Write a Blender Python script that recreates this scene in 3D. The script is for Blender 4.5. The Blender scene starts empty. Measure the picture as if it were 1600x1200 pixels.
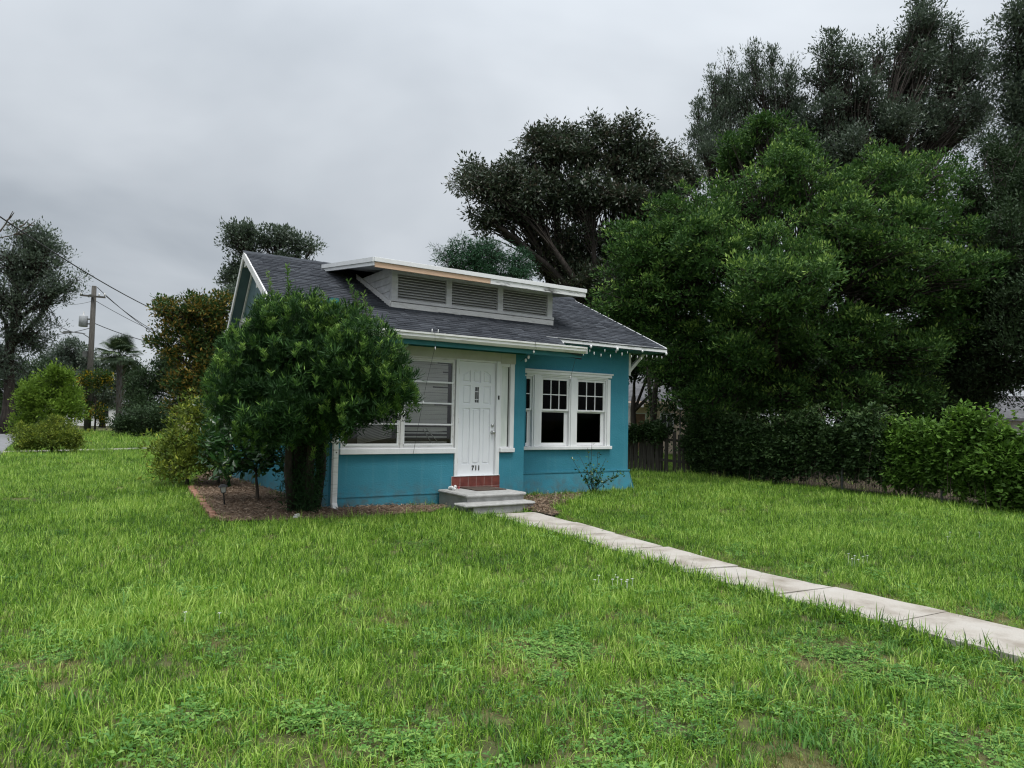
import bpy, bmesh, math, random
import numpy as np
from math import radians, sin, cos, tan, atan, pi, sqrt
from mathutils import Vector, Matrix, noise

R = random.Random(7)
S = bpy.context.scene
COL = S.collection

# ------------------------------------------------------------------ camera
F = 1109.0; HC = 1.6
ROLL = atan(.0195); PITCH = atan(55 * cos(ROLL) / F)
cam = bpy.data.cameras.new('camera'); camo = bpy.data.objects.new('camera', cam); COL.objects.link(camo)
cam.sensor_width = 36; cam.lens = F / 1600 * 36; cam.clip_start = .1; cam.clip_end = 3000
fw = Vector((0, cos(PITCH), sin(PITCH))); up0 = Vector((0, -sin(PITCH), cos(PITCH))); rt0 = Vector((1, 0, 0))
rt = rt0 * cos(ROLL) + up0 * sin(ROLL); up = -rt0 * sin(ROLL) + up0 * cos(ROLL)
M = Matrix((rt, up, -fw)).transposed().to_4x4(); M.translation = (0, 0, HC)
camo.matrix_world = M
S.camera = camo

def ray(px, py):
    return rt * (px - 800) + up * (600 - py) + fw * F
def at(px, py, y):            # the point of the place seen at a pixel, at distance y ahead
    r = ray(px, py); return Vector((0, 0, HC)) + r * (y / r.y)
def gr(px, py, z=0.0):        # the same on the ground
    r = ray(px, py); return Vector((0, 0, HC)) + r * ((z - HC) / r.z)

# ------------------------------------------------------------------ world, sun, exposure
SUN_EL, SUN_AZ = 68, 150      # behind the camera, to the left
W = bpy.data.worlds.new('World'); S.world = W; W.use_nodes = True
nt = W.node_tree; nt.nodes.clear()
def N(t, **k):
    n = nt.nodes.new(t)
    for a, b in k.items(): setattr(n, a, b)
    return n
out = N('ShaderNodeOutputWorld'); bg = N('ShaderNodeBackground'); bg.inputs[1].default_value = .1
sky = N('ShaderNodeTexSky', sky_type='NISHITA', sun_disc=False); sky.sun_elevation = radians(SUN_EL); sky.sun_rotation = radians(SUN_AZ)
tc = N('ShaderNodeTexCoord'); sp = N('ShaderNodeSeparateXYZ'); nt.links.new(tc.outputs['Generated'], sp.inputs[0])
def MA(op, a, b=None):
    n = N('ShaderNodeMath', operation=op)
    for i, v in enumerate((a, b)):
        if v is None: continue
        if isinstance(v, (int, float)): n.inputs[i].default_value = v
        else: nt.links.new(v, n.inputs[i])
    return n.outputs[0]
zc = MA('MAXIMUM', sp.outputs[2], 0.0); den = MA('ADD', zc, .22)
cx = MA('DIVIDE', sp.outputs[0], den); cy = MA('DIVIDE', sp.outputs[1], den)
cmb = N('ShaderNodeCombineXYZ'); nt.links.new(cx, cmb.inputs[0]); nt.links.new(cy, cmb.inputs[1])
n1 = N('ShaderNodeTexNoise'); n1.inputs['Scale'].default_value = .8; n1.inputs['Detail'].default_value = 5; n1.inputs['Roughness'].default_value = .48; n1.inputs['Distortion'].default_value = .35
nt.links.new(cmb.outputs[0], n1.inputs['Vector'])
rp = N('ShaderNodeValToRGB'); nt.links.new(n1.outputs['Fac'], rp.inputs[0])
e = rp.color_ramp.elements
e[0].position = .30; e[0].color = (2.3, 2.54, 2.82, 1); e[1].position = .68; e[1].color = (4.5, 4.75, 5.02, 1)
# overcast law: the sky overhead is brighter than near the horizon
zen = MA('ADD', MA('MULTIPLY', MA('POWER', zc, 2.6), 3.0), 1.0)
vm = N('ShaderNodeVectorMath', operation='SCALE'); nt.links.new(rp.outputs[0], vm.inputs[0]); nt.links.new(zen, vm.inputs['Scale'])
mx = N('ShaderNodeMix', data_type='RGBA'); mx.inputs[0].default_value = .95
nt.links.new(sky.outputs[0], mx.inputs[6]); nt.links.new(vm.outputs[0], mx.inputs[7])
nt.links.new(mx.outputs[2], bg.inputs[0]); nt.links.new(bg.outputs[0], out.inputs[0])
sun = bpy.data.lights.new('sun', 'SUN'); sun.energy = 1.5; sun.angle = radians(22); sun.color = (1, .97, .92)
so = bpy.data.objects.new('sun', sun); COL.objects.link(so)
az = radians(SUN_AZ)
sd = Vector((sin(az) * cos(radians(SUN_EL)), cos(az) * cos(radians(SUN_EL)), sin(radians(SUN_EL))))
so.rotation_euler = sd.to_track_quat('Z', 'Y').to_euler()
S.view_settings.view_transform = 'Standard'; S.view_settings.look = 'None'
S.view_settings.exposure = .58; S.view_settings.gamma = 1; S.view_settings.use_curve_mapping = False
S.cycles.max_bounces = 6; S.cycles.diffuse_bounces = 3; S.cycles.glossy_bounces = 3
S.cycles.transparent_max_bounces = 12; S.cycles.transmission_bounces = 4
S.cycles.use_denoising = True; S.cycles.denoising_prefilter = 'ACCURATE'; S.cycles.denoising_input_passes = 'RGB_ALBEDO_NORMAL'
S.cycles.filter_width = 1.2

# ------------------------------------------------------------------ materials
def mat(name, c1, c2=None, scale=8, rough=.8, bump=0, bscale=60, spec=.3, c3=None, stretch=(1, 1, 1), metal=0, detail=6, lo=.35, hi=.65, coord='Object'):
    m = bpy.data.materials.new(name); m.use_nodes = True; t = m.node_tree; b = t.nodes['Principled BSDF']
    b.inputs['Roughness'].default_value = rough; b.inputs['Specular IOR Level'].default_value = spec; b.inputs['Metallic'].default_value = metal
    co = t.nodes.new('ShaderNodeTexCoord'); mp = t.nodes.new('ShaderNodeMapping'); mp.inputs['Scale'].default_value = stretch
    t.links.new(co.outputs[coord], mp.inputs[0])
    if c2 is None: b.inputs['Base Color'].default_value = (*c1, 1)
    else:
        n = t.nodes.new('ShaderNodeTexNoise'); n.inputs['Scale'].default_value = scale; n.inputs['Detail'].default_value = detail; n.inputs['Roughness'].default_value = .6
        t.links.new(mp.outputs[0], n.inputs[0])
        r = t.nodes.new('ShaderNodeValToRGB'); r.color_ramp.elements[0].position = lo; r.color_ramp.elements[1].position = hi
        r.color_ramp.elements[0].color = (*c1, 1); r.color_ramp.elements[1].color = (*c2, 1)
        if c3: x = r.color_ramp.elements.new(.9); x.color = (*c3, 1)
        t.links.new(n.outputs[0], r.inputs[0]); t.links.new(r.outputs[0], b.inputs['Base Color'])
    if bump:
        n2 = t.nodes.new('ShaderNodeTexNoise'); n2.inputs['Scale'].default_value = bscale; n2.inputs['Detail'].default_value = 4
        t.links.new(mp.outputs[0], n2.inputs[0])
        bp = t.nodes.new('ShaderNodeBump'); bp.inputs['Strength'].default_value = bump; bp.inputs['Distance'].default_value = .02
        t.links.new(n2.outputs[0], bp.inputs['Height']); t.links.new(bp.outputs[0], b.inputs['Normal'])
    return m

def leafmat(name, stops, trans=.25, rough=.6, spec=.2, attr='tint', atype='GEOMETRY'):
    m = bpy.data.materials.new(name); m.use_nodes = True; t = m.node_tree; b = t.nodes['Principled BSDF']; o = t.nodes['Material Output']
    a = t.nodes.new('ShaderNodeAttribute'); a.attribute_name = attr; a.attribute_type = atype
    r = t.nodes.new('ShaderNodeValToRGB'); els = r.color_ramp.elements
    for i, (p, c) in enumerate(stops):
        x = els[i] if i < 2 else els.new(p)
        x.position = p; x.color = (*c, 1)
    if atype == 'INSTANCER':       # patch tint from the clump, blade tint from the blade
        a2 = t.nodes.new('ShaderNodeAttribute'); a2.attribute_name = 'bt'
        mm = t.nodes.new('ShaderNodeMath'); mm.operation = 'MULTIPLY_ADD'; mm.inputs[1].default_value = 1.0; mm.inputs[2].default_value = -.46
        t.links.new(a2.outputs['Fac'], mm.inputs[0]); ad = t.nodes.new('ShaderNodeMath'); ad.use_clamp = True
        t.links.new(mm.outputs[0], ad.inputs[0]); t.links.new(a.outputs['Fac'], ad.inputs[1]); t.links.new(ad.outputs[0], r.inputs[0])
    else: t.links.new(a.outputs['Fac'], r.inputs[0])
    t.links.new(r.outputs[0], b.inputs['Base Color'])
    b.inputs['Roughness'].default_value = rough; b.inputs['Specular IOR Level'].default_value = spec
    tr = t.nodes.new('ShaderNodeBsdfTranslucent'); t.links.new(r.outputs[0], tr.inputs[0])
    mx = t.nodes.new('ShaderNodeMixShader'); mx.inputs[0].default_value = trans
    t.links.new(b.outputs[0], mx.inputs[1]); t.links.new(tr.outputs[0], mx.inputs[2]); t.links.new(mx.outputs[0], o.inputs[0])
    return m

def glassmat(name, tint=.9, fr=1.45):
    m = bpy.data.materials.new(name); m.use_nodes = True; t = m.node_tree; o = t.nodes['Material Output']
    t.nodes.remove(t.nodes['Principled BSDF'])
    g = t.nodes.new('ShaderNodeBsdfGlossy'); g.inputs['Roughness'].default_value = .03
    tr = t.nodes.new('ShaderNodeBsdfTransparent'); tr.inputs[0].default_value = (tint, tint, tint * .98, 1)
    f = t.nodes.new('ShaderNodeFresnel'); f.inputs[0].default_value = fr
    mx = t.nodes.new('ShaderNodeMixShader'); t.links.new(f.outputs[0], mx.inputs[0])
    t.links.new(tr.outputs[0], mx.inputs[1]); t.links.new(g.outputs[0], mx.inputs[2]); t.links.new(mx.outputs[0], o.inputs[0])
    return m

MT = {}
MT['teal'] = mat('teal_stucco', (.039, .215, .29), (.048, .24, .32), 1.6, .75, .3, 30, stretch=(1, 1, 1.6), spec=.3)
def dirty(m, z0=.02, z1=.5, col=(.10, .12, .11)):      # splash dirt and faded streaks on the stucco
    t = m.node_tree; b = t.nodes['Principled BSDF']; src_ = b.inputs['Base Color'].links[0].from_socket
    co = t.nodes.new('ShaderNodeTexCoord'); sp = t.nodes.new('ShaderNodeSeparateXYZ'); t.links.new(co.outputs['Object'], sp.inputs[0])
    mr = t.nodes.new('ShaderNodeMapRange'); mr.inputs['From Min'].default_value = z0; mr.inputs['From Max'].default_value = z1; mr.inputs['To Min'].default_value = .75; mr.inputs['To Max'].default_value = .0; t.links.new(sp.outputs[2], mr.inputs[0])
    n = t.nodes.new('ShaderNodeTexNoise'); n.inputs['Scale'].default_value = 5; n.inputs['Detail'].default_value = 8; n.inputs['Roughness'].default_value = .7; t.links.new(co.outputs['Object'], n.inputs[0])
    mp = t.nodes.new('ShaderNodeMapping'); mp.inputs['Scale'].default_value = (7, 7, .5); t.links.new(co.outputs['Object'], mp.inputs[0])
    n2 = t.nodes.new('ShaderNodeTexNoise'); n2.inputs['Scale'].default_value = 1.5; n2.inputs['Detail'].default_value = 6; t.links.new(mp.outputs[0], n2.inputs[0])
    r2 = t.nodes.new('ShaderNodeMapRange'); r2.inputs['From Min'].default_value = .55; r2.inputs['From Max'].default_value = .8; r2.inputs['To Max'].default_value = .35; t.links.new(n2.outputs[0], r2.inputs[0])
    r1 = t.nodes.new('ShaderNodeMapRange'); r1.inputs['From Min'].default_value = .42; r1.inputs['From Max'].default_value = .62; t.links.new(n.outputs[0], r1.inputs[0])
    mu = t.nodes.new('ShaderNodeMath'); mu.operation = 'MULTIPLY'; t.links.new(mr.outputs[0], mu.inputs[0]); t.links.new(r1.outputs[0], mu.inputs[1])
    mx1 = t.nodes.new('ShaderNodeMix'); mx1.data_type = 'RGBA'; t.links.new(mu.outputs[0], mx1.inputs[0]); t.links.new(src_, mx1.inputs[6]); mx1.inputs[7].default_value = (*col, 1)
    mx2 = t.nodes.new('ShaderNodeMix'); mx2.data_type = 'RGBA'; t.links.new(r2.outputs[0], mx2.inputs[0]); t.links.new(mx1.outputs[2], mx2.inputs[6]); mx2.inputs[7].default_value = (.11, .30, .36, 1)
    t.links.new(mx2.outputs[2], b.inputs['Base Color'])
dirty(MT['teal'])
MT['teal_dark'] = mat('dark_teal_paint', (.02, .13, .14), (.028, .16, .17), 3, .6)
MT['white'] = mat('white_paint', (.74, .745, .75), (.80, .805, .81), 5, .5, .12, 50, stretch=(1, 1, .4))
MT['whitedoor'] = mat('door_white', (.77, .785, .81), (.80, .815, .84), 3, .42, .05, 120)
MT['trim'] = mat('aged_white_trim', (.50, .49, .47), (.72, .71, .70), 7, .6, .25, 60, stretch=(.5, 1, 2), lo=.25, hi=.5)
MT['mildew'] = mat('mildewed_white_board', (.10, .10, .095), (.76, .76, .76), 3.0, .6, .2, 60, stretch=(.8, 1, 3), lo=.36, hi=.50)
MT['beige'] = mat('beige_header', (.50, .49, .42), (.58, .57, .50), 3, .7, .1)
MT['ply'] = mat('sidelight_board', (.60, .64, .60), (.72, .74, .70), 5, .6, .15, 30, stretch=(1, 1, .3))
MT['wood'] = mat('bare_pine', (.56, .37, .25), (.68, .48, .34), 6, .7, .2, 40, stretch=(.6, 6, 9), c3=(.36, .19, .11))
MT['dormer'] = mat('weathered_dormer_paint', (.54, .54, .55), (.70, .70, .71), 5, .65, .2, 40, stretch=(.4, 1, 2))
MT['louver'] = mat('grey_louver_paint', (.46, .46, .46), (.60, .60, .59), 6, .65, .2, 40, stretch=(.4, 1, 3))
MT['shingle'] = mat('asphalt_shingle', (.048, .053, .063), (.072, .078, .090), 14, .95, .5, 260, spec=.15, lo=.3, hi=.7)
MT['shingle2'] = mat('asphalt_shingle_dark', (.034, .038, .046), (.052, .057, .066), 14, .95, .5, 260, spec=.15, lo=.3, hi=.7)
MT['shingle3'] = mat('asphalt_shingle_light', (.062, .068, .080), (.088, .096, .108), 14, .95, .5, 260, spec=.15, lo=.3, hi=.7)
MT['felt'] = mat('roof_underlay', (.02, .021, .025), (.03, .031, .036), 4, .95)
MT['gutter'] = mat('gutter_paint', (.50, .49, .45), (.78, .78, .76), 5, .4, .08, 30, stretch=(.7, 1, 6), lo=.25, hi=.5)
MT['concrete'] = mat('step_concrete', (.32, .315, .30), (.46, .455, .44), 7, .9, .5, 55, lo=.3, hi=.7)
MT['path'] = mat('path_concrete', (.20, .165, .125), (.42, .385, .34), 2.4, .9, .45, 45, c3=(.50, .48, .445), lo=.24, hi=.52)
MT['tile'] = mat('red_quarry_tile', (.13, .030, .024), (.20, .050, .038), 9, .45, .1, spec=.5)
MT['grout'] = mat('grout', (.60, .45, .40), (.70, .55, .50), 20, .9)
MT['mat'] = mat('door_mat', (.05, .035, .03), (.12, .09, .07), 18, .95, .5, 90)
MT['metal'] = mat('brushed_nickel', (.55, .55, .54), None, rough=.28, metal=1)
MT['black'] = mat('black_paint', (.015, .015, .016), (.03, .03, .03), 8, .5)
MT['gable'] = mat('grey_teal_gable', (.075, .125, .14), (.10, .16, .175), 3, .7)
MT['dark'] = mat('dark_interior', (.03, .03, .032), (.05, .048, .045), 2, .9)
MT['blind'] = mat('blind_vinyl', (.50, .51, .52), (.60, .61, .62), 4, .55, stretch=(.4, 1, 1))
MT['blinddark'] = mat('dirty_blind', (.22, .22, .21), (.32, .32, .31), 4, .6)
MT['glass'] = glassmat('window_glass', .93)
MT['glassb'] = glassmat('dark_window_glass', .35, 1.14)
MT['bulb'] = mat('frosted_bulb', (.8, .8, .8), None, rough=.25)
MT['soil'] = mat('soil', (.045, .034, .022), (.09, .068, .045), 5, .95, .6, 30, c3=(.13, .10, .07))
MT['lawn'] = mat('lawn_soil', (.07, .075, .028), (.12, .115, .045), 1.6, .95, .6, 25, c3=(.16, .12, .07))
MT['mulch'] = mat('pine_mulch', (.09, .058, .038), (.20, .14, .095), 16, .95, .8, 40, c3=(.32, .24, .17))
MT['straw'] = leafmat('mulch_chips', [(0, (.08, .05, .032)), (1, (.38, .29, .21)), (.5, (.18, .12, .08))], 0, .9, .1)
MT['asphalt'] = mat('asphalt', (.17, .17, .175), (.24, .24, .245), 3, .9, .3, 80)
MT['bark'] = mat('bark', (.055, .042, .032), (.14, .115, .09), 9, .95, .9, 16, stretch=(1, 1, .25))
MT['barkdark'] = mat('dark_bark', (.022, .018, .015), (.06, .05, .042), 9, .95, .9, 16, stretch=(1, 1, .25))
MT['pole'] = mat('weathered_pole', (.06, .056, .050), (.12, .112, .10), 6, .9, .5, 20, stretch=(6, 6, .3))
MT['fencewood'] = mat('old_fence_wood', (.035, .030, .025), (.09, .08, .068), 7, .95, .5, 30, stretch=(4, 4, .3))
MT['galv'] = mat('galvanised', (.07, .075, .07), (.13, .135, .13), 9, .7)
MT['peach'] = mat('peach_siding', (.74, .58, .46), (.80, .64, .52), 3, .7)
MT['greyroof'] = mat('grey_roof', (.10, .10, .105), (.17, .17, .18), 3, .95)
MT['brown'] = mat('brown_door', (.16, .09, .06), (.24, .14, .09), 6, .7)
MT['transf'] = mat('transformer_grey', (.36, .38, .40), (.45, .47, .49), 4, .5)
MT['wire'] = mat('wire_black', (.03, .03, .032), None, rough=.6)
MT['brick'] = mat('edging_brick', (.24, .11, .075), (.40, .23, .16), 8, .9, .4)
MT['lampglass'] = mat('lantern_pane', (.55, .56, .52), None, rough=.3)
MT['paper'] = mat('white_litter', (.75, .75, .74), None, rough=.7)
MT['pink'] = mat('pink_petals', (.55, .08, .10), None, rough=.7)
MT['pinkwall'] = mat('pale_wall', (.62, .60, .58), (.70, .69, .66), 2, .8)

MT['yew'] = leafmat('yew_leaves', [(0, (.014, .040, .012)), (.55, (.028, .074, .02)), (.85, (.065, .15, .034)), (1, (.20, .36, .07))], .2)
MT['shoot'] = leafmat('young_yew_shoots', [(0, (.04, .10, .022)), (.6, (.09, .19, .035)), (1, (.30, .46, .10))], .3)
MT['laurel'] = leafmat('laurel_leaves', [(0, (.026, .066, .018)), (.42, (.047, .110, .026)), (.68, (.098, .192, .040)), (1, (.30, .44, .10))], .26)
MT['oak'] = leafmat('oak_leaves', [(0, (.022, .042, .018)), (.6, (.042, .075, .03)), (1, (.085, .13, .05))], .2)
MT['hazyoak'] = leafmat('hazed_grey_green_leaves', [(0, (.05, .078, .052)), (.6, (.09, .125, .082)), (1, (.17, .21, .14))], .25, .42, .6)  # leaf colour lightened to stand in for haze over distant trees
MT['hazybrown'] = leafmat('hazed_brown_green_leaves', [(0, (.040, .060, .036)), (.5, (.06, .085, .046)), (.66, (.085, .070, .048)), (1, (.14, .115, .085))], .2, .42, .6)  # brown-green, with distance haze put into the colour as extra lightness
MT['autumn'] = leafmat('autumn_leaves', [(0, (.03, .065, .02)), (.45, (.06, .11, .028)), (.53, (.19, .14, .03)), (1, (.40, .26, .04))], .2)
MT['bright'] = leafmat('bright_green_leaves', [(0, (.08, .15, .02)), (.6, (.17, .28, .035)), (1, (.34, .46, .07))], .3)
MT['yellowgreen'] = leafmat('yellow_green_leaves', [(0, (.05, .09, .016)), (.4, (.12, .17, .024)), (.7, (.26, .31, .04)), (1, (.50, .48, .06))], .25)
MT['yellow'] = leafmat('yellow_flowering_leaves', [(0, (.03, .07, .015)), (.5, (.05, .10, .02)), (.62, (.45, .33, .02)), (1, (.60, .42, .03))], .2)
MT['mimosa'] = leafmat('feathery_leaves', [(0, (.025, .065, .035)), (.6, (.045, .115, .055)), (1, (.08, .18, .08))], .2)
MT['palm'] = leafmat('palm_leaves', [(0, (.03, .05, .028)), (.6, (.06, .095, .05)), (1, (.14, .19, .08))], .15)
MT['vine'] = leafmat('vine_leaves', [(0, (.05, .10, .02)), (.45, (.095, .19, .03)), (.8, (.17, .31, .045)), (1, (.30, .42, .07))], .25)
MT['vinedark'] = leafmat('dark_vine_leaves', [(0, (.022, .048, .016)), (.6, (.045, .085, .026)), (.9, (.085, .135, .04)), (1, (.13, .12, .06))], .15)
MT['broad'] = leafmat('broad_leaves', [(0, (.018, .055, .014)), (.6, (.035, .10, .022)), (1, (.09, .20, .04))], .2, .3, .5)
G0 = [(0, (.042, .110, .014)), (.35, (.110, .245, .018)), (.7, (.23, .42, .034)), (1, (.42, .58, .12))]
MT['grass'] = leafmat('grass_blades', G0, .33, .42, .35, 'gt', 'INSTANCER')
MT['weed'] = leafmat('weed_leaves', [(0, (.06, .17, .03)), (.5, (.12, .28, .05)), (1, (.25, .42, .09))], .3, .5, .3, 'gt', 'INSTANCER')
MT['dry'] = leafmat('dry_grass', [(0, (.16, .15, .05)), (.5, (.27, .24, .10)), (1, (.42, .35, .17))], .3, .6, .2, 'gt', 'INSTANCER')

# ------------------------------------------------------------------ helpers
def tag(o, label=None, cat=None, group=None, kind=None):
    if label: o['label'] = label
    if cat: o['category'] = cat
    if group: o['group'] = group
    if kind: o['kind'] = kind
    return o
def empty(name, loc=(0, 0, 0), rz=0, parent=None):
    o = bpy.data.objects.new(name, None); COL.objects.link(o); o.location = loc; o.rotation_euler = (0, 0, rz); o.empty_display_size = .2
    if parent: o.parent = parent
    return o
def link(name, me, parent=None, m=None):
    o = bpy.data.objects.new(name, me); COL.objects.link(o)
    if parent: o.parent = parent
    if m is not None and not me.materials: me.materials.append(m)
    return o
class MB:
    def __init__(s): s.v = []; s.f = []
    def box(s, x0, x1, y0, y1, z0, z1):
        return s.hexa([(x0, y0, z0), (x1, y0, z0), (x1, y1, z0), (x0, y1, z0), (x0, y0, z1), (x1, y0, z1), (x1, y1, z1), (x0, y1, z1)])
    def hexa(s, p):
        n = len(s.v); s.v += [tuple(q) for q in p]
        s.f += [tuple(n + i for i in f) for f in ((3, 2, 1, 0), (4, 5, 6, 7), (0, 1, 5, 4), (1, 2, 6, 5), (2, 3, 7, 6), (3, 0, 4, 7))]; return s
    def bar(s, a, b, w, h, upv=(0, 0, 1)):
        a = Vector(a); b = Vector(b); d = (b - a).normalized(); sd = d.cross(Vector(upv)).normalized(); u = sd.cross(d)
        q = []
        for c in (a, b):
            q += [c - sd * w / 2 - u * h / 2, c + sd * w / 2 - u * h / 2, c + sd * w / 2 + u * h / 2, c - sd * w / 2 + u * h / 2]
        return s.hexa(q)
    def tube(s, pts, rad, n=8, cap=True):
        pts = [Vector(p) for p in pts]; k = len(s.v)
        if isinstance(rad, (int, float)): rad = [rad] * len(pts)
        ref = Vector((0, 0, 1))
        for i, p in enumerate(pts):
            d = (pts[min(i + 1, len(pts) - 1)] - pts[max(i - 1, 0)]).normalized()
            a = d.cross(ref if abs(d.z) < .95 else Vector((1, 0, 0))).normalized(); b = a.cross(d)
            for j in range(n):
                t = 2 * pi * j / n; s.v.append(tuple(p + (a * cos(t) + b * sin(t)) * rad[i]))
        for i in range(len(pts) - 1):
            for j in range(n):
                s.f.append((k + i * n + j, k + i * n + (j + 1) % n, k + (i + 1) * n + (j + 1) % n, k + (i + 1) * n + j))
        if cap:
            s.f.append(tuple(k + j for j in range(n))[::-1]); s.f.append(tuple(k + (len(pts) - 1) * n + j for j in range(n)))
        return s
    def prism(s, poly, axis, a, b):     # poly in the two other axes, extruded along axis
        n = len(poly); k = len(s.v)
        for c in (a, b):
            for (p, q) in poly:
                s.v.append({'x': (c, p, q), 'y': (p, c, q), 'z': (p, q, c)}[axis])
        s.f.append(tuple(k + i for i in range(n))[::-1]); s.f.append(tuple(k + n + i for i in range(n)))
        for i in range(n): s.f.append((k + i, k + (i + 1) % n, k + n + (i + 1) % n, k + n + i))
        return s
    def ball(s, c, r, nu=8, nv=5):
        k = len(s.v)
        for i in range(nv + 1):
            ph = pi * i / nv
            for j in range(nu):
                t = 2 * pi * j / nu; s.v.append((c[0] + r * sin(ph) * cos(t), c[1] + r * sin(ph) * sin(t), c[2] + r * cos(ph)))
        for i in range(nv):
            for j in range(nu): s.f.append((k + i * nu + j, k + (i + 1) * nu + j, k + (i + 1) * nu + (j + 1) % nu, k + i * nu + (j + 1) % nu))
        return s
    def mesh(s, name, smooth=False, bevel=0):
        me = bpy.data.meshes.new(name); me.from_pydata(s.v, [], s.f); me.validate()
        bm = bmesh.new(); bm.from_mesh(me); bmesh.ops.recalc_face_normals(bm, faces=bm.faces)
        if bevel: bmesh.ops.bevel(bm, geom=bm.edges[:], offset=bevel, segments=1, affect='EDGES', clamp_overlap=True)
        bm.to_mesh(me); bm.free()
        if smooth: me.polygons.foreach_set('use_smooth', [True] * len(me.polygons))
        return me
    def build(s, name, m, parent=None, smooth=False, bevel=0):
        me = s.mesh(name, smooth, bevel); me.materials.append(MT[m] if isinstance(m, str) else m)
        return link(name, me, parent)

rng = np.random.default_rng(11)
def leaf_mesh(name, P, D, Nn, L, Wd, tint, m, parent):
    """P base points, D directions, Nn side vectors, L lengths, Wd widths -> folded rhombus leaves"""
    n = len(P)
    mid = P + D * (L * .45)[:, None]
    upn = np.cross(D, Nn)
    v = np.empty((n, 4, 3)); v[:, 0] = P; v[:, 2] = P + D * L[:, None]
    lift = (Wd * .25)[:, None] * upn
    v[:, 1] = mid + Nn * (Wd * .5)[:, None] + lift; v[:, 3] = mid - Nn * (Wd * .5)[:, None] + lift
    me = bpy.data.meshes.new(name)
    me.vertices.add(n * 4); me.vertices.foreach_set('co', v.reshape(-1).astype(np.float32))
    b = np.arange(n)[:, None] * 4
    tri = np.concatenate([b + 0, b + 1, b + 2, b + 0, b + 2, b + 3], 1).reshape(-1)
    me.loops.add(n * 6); me.loops.foreach_set('vertex_index', tri.astype(np.int32))
    me.polygons.add(n * 2); me.polygons.foreach_set('loop_start', (np.arange(n * 2) * 3).astype(np.int32))
    a = me.attributes.new('tint', 'FLOAT', 'FACE'); a.data.foreach_set('value', np.repeat(tint, 2).astype(np.float32))
    me.update(calc_edges=True); me.materials.append(MT[m])
    return link(name, me, parent)
def unit(a): return a / (np.linalg.norm(a, axis=1)[:, None] + 1e-9)

def crown(parent, lobes, nclump, nleaf, L, Wd, m, rc=.35, shell=.45, upb=.3, name='crown', keep=None, tips=0., flat=.75, droop=0., kind=None, lift=.35):
    """leaves gathered in rounded sprays through the volume of the given lobes (x,y,z,rx,ry,rz)"""
    nclump = int(nclump * .9); nleaf = int(nleaf * 1.15); rc *= .64
    full = []
    for l in lobes:
        l = list(l[:6])
        if l[3] > .7:
            full.append([l[0], l[1], l[2], l[3] * .8, l[4] * .8, l[5] * .8])
            for _ in range(5):
                q = Vector((R.gauss(0, 1), R.gauss(0, .8), R.gauss(.15, .9))).normalized(); g_ = R.uniform(.6, .95); z_ = R.uniform(.28, .5)
                full.append([l[0] + q.x * l[3] * g_, l[1] + q.y * l[4] * g_, l[2] + q.z * l[5] * g_, l[3] * z_, l[4] * z_, l[5] * z_])
        else: full.append(l)
    lob = np.array(full, float)
    wt = (lob[:, 3] * lob[:, 5]) ** 1.0; wt /= wt.sum()
    idx = rng.choice(len(lob), nclump, p=wt)
    d = unit(rng.normal(size=(nclump, 3)))
    rr = rng.random(nclump) ** shell
    wob = 1 + .22 * np.sin(d[:, 0] * 5 + idx * 1.7) * np.cos(d[:, 2] * 6 + idx) + rng.normal(size=nclump) * .09
    C = lob[idx, :3] + d * lob[idx, 3:6] * (rr * wob)[:, None]
    if keep is not None:
        k = keep(C); C = C[k]; d = d[k]; rr = rr[k]
    nc = len(C); cn = np.repeat(np.arange(nc), nleaf)
    ct = rng.random(nc); rp = rc * 1.55 * (.6 + .8 * rng.random(nc))
    ax = unit(rng.normal(size=(nc, 3)) * .5 + d * .6 + np.array([0, 0, .25]))      # each spray is drawn out along its own axis
    o = unit(rng.normal(size=(nc * nleaf, 3)) + np.array([0, 0, lift]))
    off = o * (rng.random(nc * nleaf) ** .42)[:, None]
    off[:, 2] *= flat
    off += ax[cn] * (off * ax[cn]).sum(1)[:, None] * .55
    off *= rp[cn][:, None]
    P = C[cn] + off
    if keep is not None:
        k = keep(P); P = P[k]; off = off[k]; cn = cn[k]
    n = len(P)
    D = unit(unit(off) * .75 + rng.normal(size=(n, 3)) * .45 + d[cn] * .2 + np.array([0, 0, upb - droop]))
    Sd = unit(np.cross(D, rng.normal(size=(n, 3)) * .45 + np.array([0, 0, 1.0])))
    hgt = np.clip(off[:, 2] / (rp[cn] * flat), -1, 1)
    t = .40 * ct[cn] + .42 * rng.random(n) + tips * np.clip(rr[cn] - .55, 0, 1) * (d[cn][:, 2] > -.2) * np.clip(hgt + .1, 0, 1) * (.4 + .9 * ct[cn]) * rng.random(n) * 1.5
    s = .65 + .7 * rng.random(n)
    o = leaf_mesh(name, P, D, Sd, L * s, Wd * s, np.clip(t, 0, 1), m, parent)
    if kind: o['kind'] = kind
    return o, C

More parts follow.
